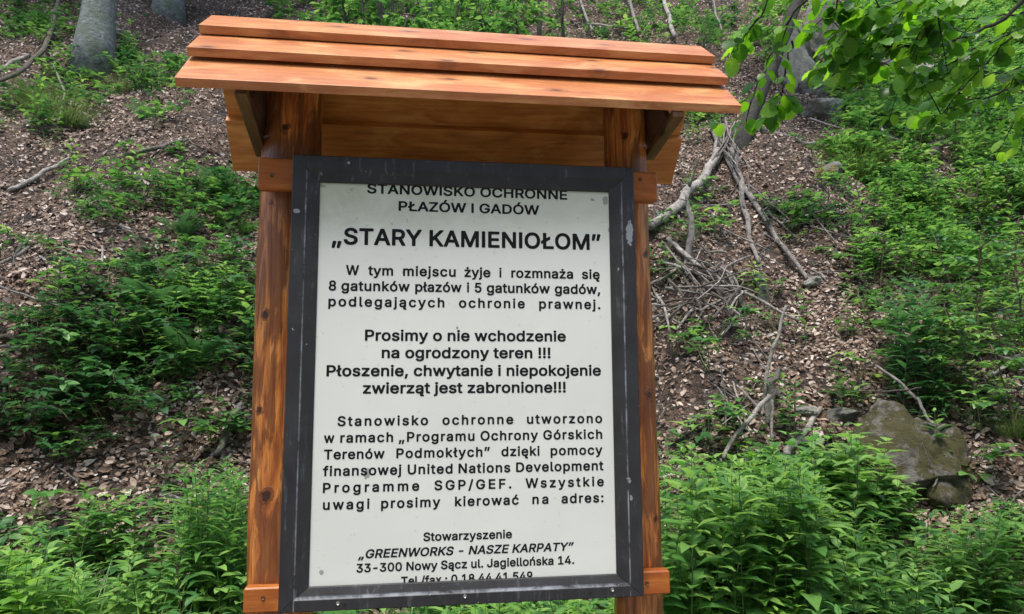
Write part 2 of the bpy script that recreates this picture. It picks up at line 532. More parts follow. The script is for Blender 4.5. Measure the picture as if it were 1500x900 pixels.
M_BOULDER = rock_mat('mossy_boulder_rock', (0.055, 0.050, 0.042), (0.25, 0.235, 0.205), 0.95, (0.070, 0.064, 0.016))
M_ROCK = rock_mat('grey_quarry_rock', (0.11, 0.11, 0.095), (0.29, 0.29, 0.26), 0.3)
M_STONE = rock_mat('pale_stone', (0.20, 0.20, 0.175), (0.37, 0.37, 0.33), 0.1)


def ground_mat():
    m, n, b = mat('forest_floor')
    v = coords(n)
    vo = n.nodes.new('ShaderNodeTexVoronoi')
    vo.inputs['Scale'].default_value = 17.0
    wv = n.nodes.new('ShaderNodeVectorMath')
    wv.operation = 'ADD'
    nz = n.nodes.new('ShaderNodeTexNoise')
    nz.inputs['Scale'].default_value = 9
    n.links.new(v, nz.inputs['Vector'])
    n.links.new(v, wv.inputs[0])
    n.links.new(nz.outputs['Color'], wv.inputs[1])
    n.links.new(wv.outputs[0], vo.inputs['Vector'])
    sepc = n.nodes.new('ShaderNodeSeparateColor')
    n.links.new(vo.outputs['Color'], sepc.inputs[0])
    leafc = ramp(n, sepc.outputs[0], [(0.0, (0.025, 0.017, 0.012)), (0.5, (0.075, 0.048, 0.032)), (0.85, (0.16, 0.105, 0.075)), (1.0, (0.26, 0.20, 0.155))]).outputs['Color']
    soil = ramp(n, noise(n, v, 12, 6, 0.65), [(0.3, (0.014, 0.011, 0.008)), (0.7, (0.045, 0.034, 0.025))]).outputs['Color']
    patch = ramp(n, noise(n, v, 1.6, 4, 0.6), [(0.40, (0, 0, 0)), (0.55, (1, 1, 1))]).outputs['Color']
    col = mixc(n, patch, soil, leafc)
    n.links.new(col, b.inputs['Base Color'])
    b.inputs['Roughness'].default_value = 0.95
    bump(n, b, vo.outputs['Distance'], 0.7, 0.03)
    return m


M_GROUND = ground_mat()


# ------------------------------------------------------------------ objects
def tag(o, label=None, cat=None, group=None, kind=None):
    if label:
        o['label'] = label
    if cat:
        o['category'] = cat
    if group:
        o['group'] = group
    if kind:
        o['kind'] = kind
    return o


def empty(name, loc=(0, 0, 0)):
    o = bpy.data.objects.new(name, None)
    o.location = loc
    o.empty_display_size = 0.1
    COL.objects.link(o)
    return o


def link(name, me, parent=None, loc=None):
    o = bpy.data.objects.new(name, me)
    COL.objects.link(o)
    if parent is not None:
        o.parent = parent
    if loc is not None:
        o.location = loc
    return o


class Geo:
    """collects faces in numpy and links them as ONE mesh"""

    def __init__(self):
        self.v, self.l, self.s, self.t, self.m, self.n = [], [], [], [], [], 0

    def add(self, verts, loops, sizes, tint, mi=0):
        verts = np.asarray(verts, float).reshape(-1, 3)
        self.v.append(verts)
        self.l.append(np.asarray(loops, np.int64) + self.n)
        self.s.append(np.asarray(sizes, np.int64))
        tint = np.asarray(tint, float)
        self.t.append(np.full(len(verts), float(tint)) if tint.ndim == 0 else tint)
        self.m.append(np.full(len(sizes), mi))
        self.n += len(verts)

    def cat(self):
        if len(self.v) > 1:
            self.v, self.l, self.s, self.t, self.m = [np.concatenate(self.v)], [np.concatenate(self.l)], [np.concatenate(self.s)], [np.concatenate(self.t)], [np.concatenate(self.m)]
        return self.v[0], self.l[0], self.s[0], self.t[0], self.m[0]

    def put(self, other, M3, loc, dt=0.0, scale=1.0):
        v, l, s, t, m = other.cat()
        self.v.append((v * scale) @ np.asarray(M3).T + np.asarray(loc))
        self.l.append(l + self.n)
        self.s.append(s)
        self.t.append(np.clip(t + dt, 0, 1))
        self.m.append(m)
        self.n += len(v)

    def mesh(self, name, mats, smooth=True):
        v, l, s, t, m = self.cat()
        me = bpy.data.meshes.new(name)
        me.vertices.add(len(v))
        me.vertices.foreach_set('co', v.astype(np.float32).ravel())
        me.loops.add(len(l))
        me.loops.foreach_set('vertex_index', l.astype(np.int32))
        me.polygons.add(len(s))
        st = np.concatenate([[0], np.cumsum(s)[:-1]]).astype(np.int32)
        me.polygons.foreach_set('loop_start', st)
        me.polygons.foreach_set('material_index', m.astype(np.int32))
        me.polygons.foreach_set('use_smooth', np.full(len(s), smooth))
        me.update(calc_edges=True)
        a = me.attributes.new('tint', 'FLOAT', 'POINT')
        a.data.foreach_set('value', t.astype(np.float32))
        for x in mats:
            me.materials.append(x)
        me.validate()
        return me


def unit(a):
    return a / np.maximum(np.linalg.norm(a, axis=-1, keepdims=True), 1e-9)


def fine_leaves(g, pos, fwd, up, L, W, droop, fold, tint, mi=0):
    """broad toothed leaf with a short point, for foliage close to the camera"""
    pos = np.asarray(pos, float)
    N = len(pos)
    fwd = unit(fwd)
    side = unit(np.cross(fwd, up))
    up = np.cross(side, fwd)
    L, W, droop, fold = [np.broadcast_to(np.asarray(q, float), (N,))[:, None] for q in (L, W, droop, fold)]
    ts = [0.0, 0.06, 0.18, 0.30, 0.42, 0.54, 0.66, 0.77, 0.87, 0.93, 1.0]
    ws = [0.03, 0.48, 0.86, 0.93, 1.05, 0.96, 0.98, 0.74, 0.58, 0.20, 0.01]
    rows = []
    for k, (t, wd) in enumerate(zip(ts, ws)):
        c = pos + fwd * L * t - up * L * droop * t * t
        rip = (0.03 if k % 2 else -0.03)
        s = side * W * 0.5 * wd
        u_ = up * W * (fold * wd + rip * (0.0 if k in (0, 10) else 1.0))
        rows += [c + s + u_, c, c - s + u_]
    V = np.stack(rows, 1)
    pat = []
    for k in range(len(ts) - 1):
        a = 3 * k
        pat += [a, a + 1, a + 4, a + 3, a + 1, a + 2, a + 5, a + 4]
    loops = (np.arange(N)[:, None] * (3 * len(ts)) + np.array(pat)[None]).ravel()
    g.add(V, loops, np.full(N * 2 * (len(ts) - 1), 4), np.repeat(np.asarray(tint, float), 3 * len(ts)), mi)


_LL = np.array([0, 1, 4, 1, 2, 5, 4, 2, 3, 5, 0, 6, 1, 1, 6, 7, 2, 2, 7, 3])
_LS = np.array([3, 4, 3, 3, 4, 3])
OVATE = (0.30, 0.66, 1.0, 0.72)
ROUND = (0.28, 0.72, 0.92, 0.95)
LANCE = (0.30, 0.65, 1.0, 0.70)


def leaves(g, pos, fwd, up, L, W, droop=0.25, fold=0.15, shape=OVATE, tint=0.5, mi=0):
    pos = np.asarray(pos, float).reshape(-1, 3)
    N = len(pos)
    fwd = unit(np.broadcast_to(np.asarray(fwd, float), (N, 3)))
    up = np.broadcast_to(np.asarray(up, float), (N, 3))
    side = unit(np.cross(fwd, up))
    up = np.cross(side, fwd)
    L = np.broadcast_to(np.asarray(L, float), (N,))[:, None]
    W = np.broadcast_to(np.asarray(W, float), (N,))[:, None]
    dr = np.broadcast_to(np.asarray(droop, float), (N,))[:, None]
    fo = np.broadcast_to(np.asarray(fold, float), (N,))[:, None]
    t1, t2, w1, w2 = shape
    c = [pos + fwd * L * t - up * L * dr * t * t for t in (0, t1, t2, 1.0)]
    V = np.stack([c[0], c[1], c[2], c[3],
                  c[1] + side * W * 0.5 * w1 + up * W * fo * w1, c[2] + side * W * 0.5 * w2 + up * W * fo * w2,
                  c[1] - side * W * 0.5 * w1 + up * W * fo * w1, c[2] - side * W * 0.5 * w2 + up * W * fo * w2], 1)
    loops = (np.arange(N)[:, None] * 8 + _LL[None]).ravel()
    sizes = np.tile(_LS, N)
    tn = np.repeat(np.broadcast_to(np.asarray(tint, float), (N,)), 8)
    g.add(V, loops, sizes, tn, mi)


def tube(g, pts, rad, k=5, mi=0, tint=0.5, cap=True, bumpy=0.0, rs=None):
    pts = np.asarray(pts, float)
    n = len(pts)
    rad = np.broadcast_to(np.asarray(rad, float), (n,))
    T = unit(np.gradient(pts, axis=0))
    ref = np.array([0.31, 0.17, 0.93]) if abs(T[0] @ np.array([0.31, 0.17, 0.93])) < 0.9 else np.array([1.0, 0, 0])
    A = np.zeros((n, 3))
    a = unit(np.cross(T[0], ref))
    for i in range(n):
        a = unit(a - T[i] * (a @ T[i]))
        A[i] = a
    B = np.cross(T, A)
    ang = np.arange(k) / k * 2 * math.pi
    r = rad[:, None] * np.ones((n, k))
    if bumpy and rs is not None:
        r = r * (1 + bumpy * rs.uniform(-1, 1, (n, k)))
    V = pts[:, None, :] + (A[:, None, :] * np.cos(ang)[None, :, None] + B[:, None, :] * np.sin(ang)[None, :, None]) * r[:, :, None]
    i, j = np.meshgrid(np.arange(n - 1), np.arange(k), indexing='ij')
    q = np.stack([i * k + j, i * k + (j + 1) % k, (i + 1) * k + (j + 1) % k, (i + 1) * k + j], -1).reshape(-1)
    sizes = [4] * ((n - 1) * k)
    loops = list(q)
    if cap:
        loops += list(range(k - 1, -1, -1)) + list(range((n - 1) * k, n * k))
        sizes += [k, k]
    g.add(V.reshape(-1, 3), loops, sizes, tint, mi)


def blades(g, pos, az, length, lean, droop, width, seg=4, tint=0.5, mi=0):
    pos = np.asarray(pos, float).reshape(-1, 3)
    N = len(pos)
    az, length, lean, droop, width = [np.broadcast_to(np.asarray(q, float), (N,)) for q in (az, length, lean, droop, width)]
    d = np.stack([np.cos(az), np.sin(az), np.zeros(N)], 1)
    sd = np.stack([-np.sin(az), np.cos(az), np.zeros(N)], 1)
    rows = []
    for i in range(seg + 1):
        t = i / seg
        ang = lean + droop * t
        # integrate a bending blade
        c = pos + d * (length * t * np.sin(lean + droop * t * 0.5))[:, None] + np.array([0, 0, 1.0]) * (length * t * np.cos(lean + droop * t * 0.5))[:, None]
        wd = width * (1 - 0.92 * t ** 1.6)
        rows.append(c + sd * (wd * 0.5)[:, None])
        rows.append(c - sd * (wd * 0.5)[:, None])
    V = np.stack(rows, 1)
    pat = []
    for i in range(seg):
        pat += [2 * i, 2 * i + 1, 2 * i + 3, 2 * i + 2]
    loops = (np.arange(N)[:, None] * (2 * (seg + 1)) + np.array(pat)[None]).ravel()
    g.add(V, loops, np.full(N * seg, 4), np.repeat(np.broadcast_to(np.asarray(tint, float), (N,)), 2 * (seg + 1)), mi)


def box_mesh(name, size, m, bevel=0.003, verts=None, seg=1):
    """a box centred at the origin (or on 8 given corners), lightly bevelled"""
    bm = bmesh.new()
    bmesh.ops.create_cube(bm, size=1.0)
    for v in bm.verts:
        v.co = Vector((v.co.x * size[0], v.co.y * size[1], v.co.z * size[2]))
    if bevel:
        bmesh.ops.bevel(bm, geom=list(bm.edges), offset=bevel, segments=seg, affect='EDGES', profile=0.6)
    me = bpy.data.meshes.new(name)
    bm.to_mesh(me)
    bm.free()
    me.materials.append(m)
    return me


# ================================================================== THE SETTING: terrain
def nonuni(a, b, c, d, fine, coarse):
    return np.concatenate([np.arange(a, b, coarse), np.arange(b, c, fine), np.arange(c, d + coarse, coarse)])


gx = nonuni(-70, -15, 18, 74, 0.14, 3.0)
gy = nonuni(-50, 0.6, 21, 80, 0.14, 3.0)
X, Y = np.meshgrid(gx, gy, indexing='xy')
Z = H(X, Y)
gt = Geo()
nx, ny = len(gx), len(gy)
i, j = np.meshgrid(np.arange(ny - 1), np.arange(nx - 1), indexing='ij')
q = np.stack([i * nx + j, i * nx + j + 1, (i + 1) * nx + j + 1, (i + 1) * nx + j], -1).reshape(-1)
gt.add(np.stack([X, Y, Z], -1).reshape(-1, 3), q, np.full((ny - 1) * (nx - 1), 4), 0.5)
tag(link('hillside', gt.mesh('hillside', [M_GROUND])), kind='structure')

# pale gravel road on which the photographer stands
def gravel_mat():
    m, n, b = mat('pale_gravel')
    v = coords(n)
    vo = n.nodes.new('ShaderNodeTexVoronoi')
    vo.inputs['Scale'].default_value = 38.0
    n.links.new(v, vo.inputs['Vector'])
    sepc = n.nodes.new('ShaderNodeSeparateColor')
    n.links.new(vo.outputs['Color'], sepc.inputs[0])
    n.links.new(ramp(n, sepc.outputs[0], [(0.0, (0.15, 0.145, 0.13)), (1.0, (0.40, 0.385, 0.35))]).outputs['Color'], b.inputs['Base Color'])
    b.inputs['Roughness'].default_value = 0.95
    bump(n, b, vo.outputs['Distance'], 0.6, 0.02)
    return m


rx, ry = np.linspace(-60, 60, 240), np.linspace(-9.0, -0.35, 30)
RX, RYY = np.meshgrid(rx, ry, indexing='xy')
edge = RYY + 0.12 * np.sin(RX * 1.7) * (RYY > -1)
rdg = Geo()
i, j = np.meshgrid(np.arange(29), np.arange(239), indexing='ij')
rdg.add(np.stack([RX, edge, np.maximum(H(RX, edge), H(RX + 0.25, edge)) + 0.05], -1).reshape(-1, 3),
        np.stack([i * 240 + j, i * 240 + j + 1, (i + 1) * 240 + j + 1, (i + 1) * 240 + j], -1).reshape(-1), np.full(29 * 239, 4), 0.5)
tag(link('road', rdg.mesh('road', [gravel_mat()])), kind='structure')

# ================================================================== THE NOTICE BOARD
board = empty('notice_board', (0, 0, 0))
tag(board, 'roofed wooden notice board with white printed panel in a dark frame', 'notice board')


def bpart(name, me, parent=board, loc=None):
    return link(name, me, parent, loc)


# --- posts (debarked logs)
def make_post(x, yc, rtop, rbot, ztop, seed):
    rs = np.random.default_rng(seed)
    zs = np.linspace(-0.25, ztop, 60)
    k = 36
    g = Geo()
    ang = np.arange(k) / k * 2 * math.pi
    ph = rs.uniform(0, 6.28, 6)
    V = []
    for z in zs:
        t = (z - zs[0]) / (zs[-1] - zs[0])
        r = rbot + (rtop - rbot) * t
        rr = r * (1 + 0.018 * np.sin(2 * ang + ph[0] + z * 0.8) + 0.022 * np.sin(5 * ang + ph[1] + z * 2.1) + 0.012 * np.sin(3 * ang + 11 * z + ph[5]) + 0.010 * np.sin(9 * ang + ph[2] - z * 3) + 0.008 * np.sin(z * 17 + ph[3] + 3 * ang))
        cx = x + 0.004 * math.sin(z * 2.3 + ph[4])
        cy = yc + 0.003 * math.sin(z * 2.9 + ph[5])
        V.append(np.stack([cx + rr * np.cos(ang), cy + rr * np.sin(ang), np.full(k, z)], 1))
    V = np.concatenate(V)
    n = len(zs)
    i, j = np.meshgrid(np.arange(n - 1), np.arange(k), indexing='ij')
    q = np.stack([i * k + j, i * k + (j + 1) % k, (i + 1) * k + (j + 1) % k, (i + 1) * k + j], -1).reshape(-1)
    g.add(V, list(q) + list(range((n - 1) * k, n * k)), [4] * ((n - 1) * k) + [k], 0.5)
    return bpart('post', g.mesh('post', [M_LOG]))


PY = 0.172
pl_hi = on_y(429, 190, PY - 0.03)[0]
post_l = make_post(-0.531, PY, 0.086, 0.094, ZB + 1.60, 5)
post_r = make_post(0.532, PY, 0.068, 0.076, ZB + 1.62, 8)


# --- cross rails behind the frame
def rail(pxl, pxr, ytop, ybot, yfront=0.050, depth=0.040):
    a = on_y(pxl, ytop[0], yfront)
    b = on_y(pxl, ybot[0], yfront)
    c = on_y(pxr, ytop[1], yfront)
    d = on_y(pxr, ybot[1], yfront)
    z1 = (a[2] + c[2]) / 2
    z0 = (b[2] + d[2]) / 2
    x0 = (a[0] + b[0]) / 2
    x1 = (c[0] + d[0]) / 2
    me = box_mesh('cross_rail', (x1 - x0, depth, z1 - z0), M_RAIL, 0.004)
    return bpart('cross_rail', me, board, ((x0 + x1) / 2, yfront + depth / 2, (z0 + z1) / 2))


rail_t = rail(377, 963, (235, 248), (280, 291))
rail_b = rail(356, 982, (860, 838), (898, 872))


def screw(parent, x, y, z, r, m, hole=False):
    bm = bmesh.new()
    bmesh.ops.create_cone(bm, cap_ends=True, segments=14, radius1=r, radius2=r * 0.8, depth=0.004)
    bmesh.ops.rotate(bm, verts=bm.verts, cent=(0, 0, 0), matrix=Matrix.Rotation(R_(90), 3, 'X'))
    if not hole:
        # recessed drive
        fs = [f for f in bm.faces if f.normal.y < -0.9]
        r2 = bmesh.ops.inset_region(bm, faces=fs, thickness=r * 0.38, depth=-0.0015)
    me = bpy.data.meshes.new('screw_hole' if hole else 'screw')
    bm.to_mesh(me)
    bm.free()
    me.materials.append(m)
    o = link('screw_hole' if hole else 'screw', me, parent)
    o.matrix_parent_inverse = Matrix.Translation(-Vector(parent.location))
    o.location = (x, y, z)
    return o


for (rl, px, py) in ((rail_t, 398, 257), (rail_t, 938, 263), (rail_b, 385, 876), (rail_b, 948, 855)):
    p = on_y(px, py, 0.049)
    screw(rl, p[0], 0.0485, p[2], 0.006, M_RUST)

# --- frame: four mitred mouldings
ZT = ZB + 1.2495
frame = empty('frame', (0, 0, ZB))
frame.parent = board
PROF = [(0.0, 0.047), (0.0, 0.003), (0.003, 0.0), (0.037, 0.0), (0.041, 0.003), (0.072, 0.013), (0.0748, 0.016), (0.0748, 0.047)]


def frame_rail(A, B, inward, gapA, gapB, wscale=1.0):
    """moulding from corner A to B in the x,z plane; inward = unit vector towards the panel"""
    A, B, inward = np.array(A, float), np.array(B, float), np.array(inward, float)
    t = (B - A) / np.linalg.norm(B - A)
    g = Geo()
    rows = []
    for end, base, gp in ((0, A, gapA), (1, B, gapB)):
        for (d, y) in PROF:
            d2 = d * wscale
            p = base + inward * d2 + (t if end == 0 else -t) * (d + gp)
            rows.append((p[0], y, p[1]))
    k = len(PROF)
    ns = 24
    V = []
    for s in range(ns + 1):
        f = s / ns
        for c in range(k):
            V.append(np.array(rows[c]) * (1 - f) + np.array(rows[k + c]) * f)
    i, j = np.meshgrid(np.arange(ns), np.arange(k), indexing='ij')
    q = np.stack([i * k + j, i * k + (j + 1) % k, (i + 1) * k + (j + 1) % k, (i + 1) * k + j], -1).reshape(-1)
    g.add(np.array(V), list(q) + list(range(k)) + list(range(ns * k + k - 1, ns * k - 1, -1)), [4] * (ns * k) + [k, k], 0.5)
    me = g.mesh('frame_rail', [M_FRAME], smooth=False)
    bm = bmesh.new()
    bm.from_mesh(me)
    bmesh.ops.recalc_face_normals(bm, faces=bm.faces)
    bm.to_mesh(me)
    bm.free()
    return link('frame_rail', me, frame)


hz = 1.2495
IB = 0.0602
frame_rail((-0.5, hz), (0.5, hz), (0, -1), 0.0004, 0.0006)
rb = frame_rail((-0.5, 0), (0.5, 0), (0, 1), 0.0006, 0.0012, IB / 0.0748)
# the side mouldings: their lower mitre follows the narrower bottom rail
def side_rail(x, sgn):
    g = Geo()
    k = len(PROF)
    ns = 24
    V = []
    for s in range(ns + 1):
        f = s / ns
        for (d, y) in PROF:
            z0, z1 = d * IB / 0.0748 + 0.0007, hz - d - 0.0005
            V.append((x + sgn * d, y, z0 * (1 - f) + z1 * f))
    i, j = np.meshgrid(np.arange(ns), np.arange(k), indexing='ij')
    q = np.stack([i * k + j, i * k + (j + 1) % k, (i + 1) * k + (j + 1) % k, (i + 1) * k + j], -1).reshape(-1)
    g.add(np.array(V), list(q) + list(range(k)) + list(range(ns * k + k - 1, ns * k - 1, -1)), [4] * (ns * k) + [k, k], 0.5)
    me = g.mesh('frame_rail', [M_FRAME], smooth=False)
    bm = bmesh.new()
    bm.from_mesh(me)
    bmesh.ops.recalc_face_normals(bm, faces=bm.faces)
    bm.to_mesh(me)
    bm.free()
    return link('frame_rail', me, frame)


side_rail(-0.5, 1)
side_rail(0.5, -1)


def fscrew(px, py, r, m, hole=False):
    p = on_y(px, py, 0.0)
    o = screw(frame, p[0], -0.0008 if not hole else 0.0008, p[2], r, m, hole)
    return o


for (px, py) in ((495, 884), (681, 873.5), (897, 864)):
    fscrew(px, py, 0.0052, M_SCREW)
for (px, py) in ((494.5, 886), (865, 868)):
    pass
fscrew(865, 868, 0.0056, M_HOLE, True)
fscrew(504, 886, 0.0056, M_HOLE, True)
fscrew(511, 239, 0.0045, M_SCREW)
fscrew(917, 250, 0.004, M_HOLE, True)

# --- panel with its print
PYP = 0.0195
panel = bpart('printed_panel', box_mesh('printed_panel', (0.88, 0.012, hz - 0.10), M_PANEL, 0.0), board, (0, 0, 0))
# keep the mesh coordinates in frame space so that stains have their place
for v in panel.data.vertices:
    v.co.y += PYP + 0.006
    v.co.z += hz / 2
panel.location = (0, 0, ZB)


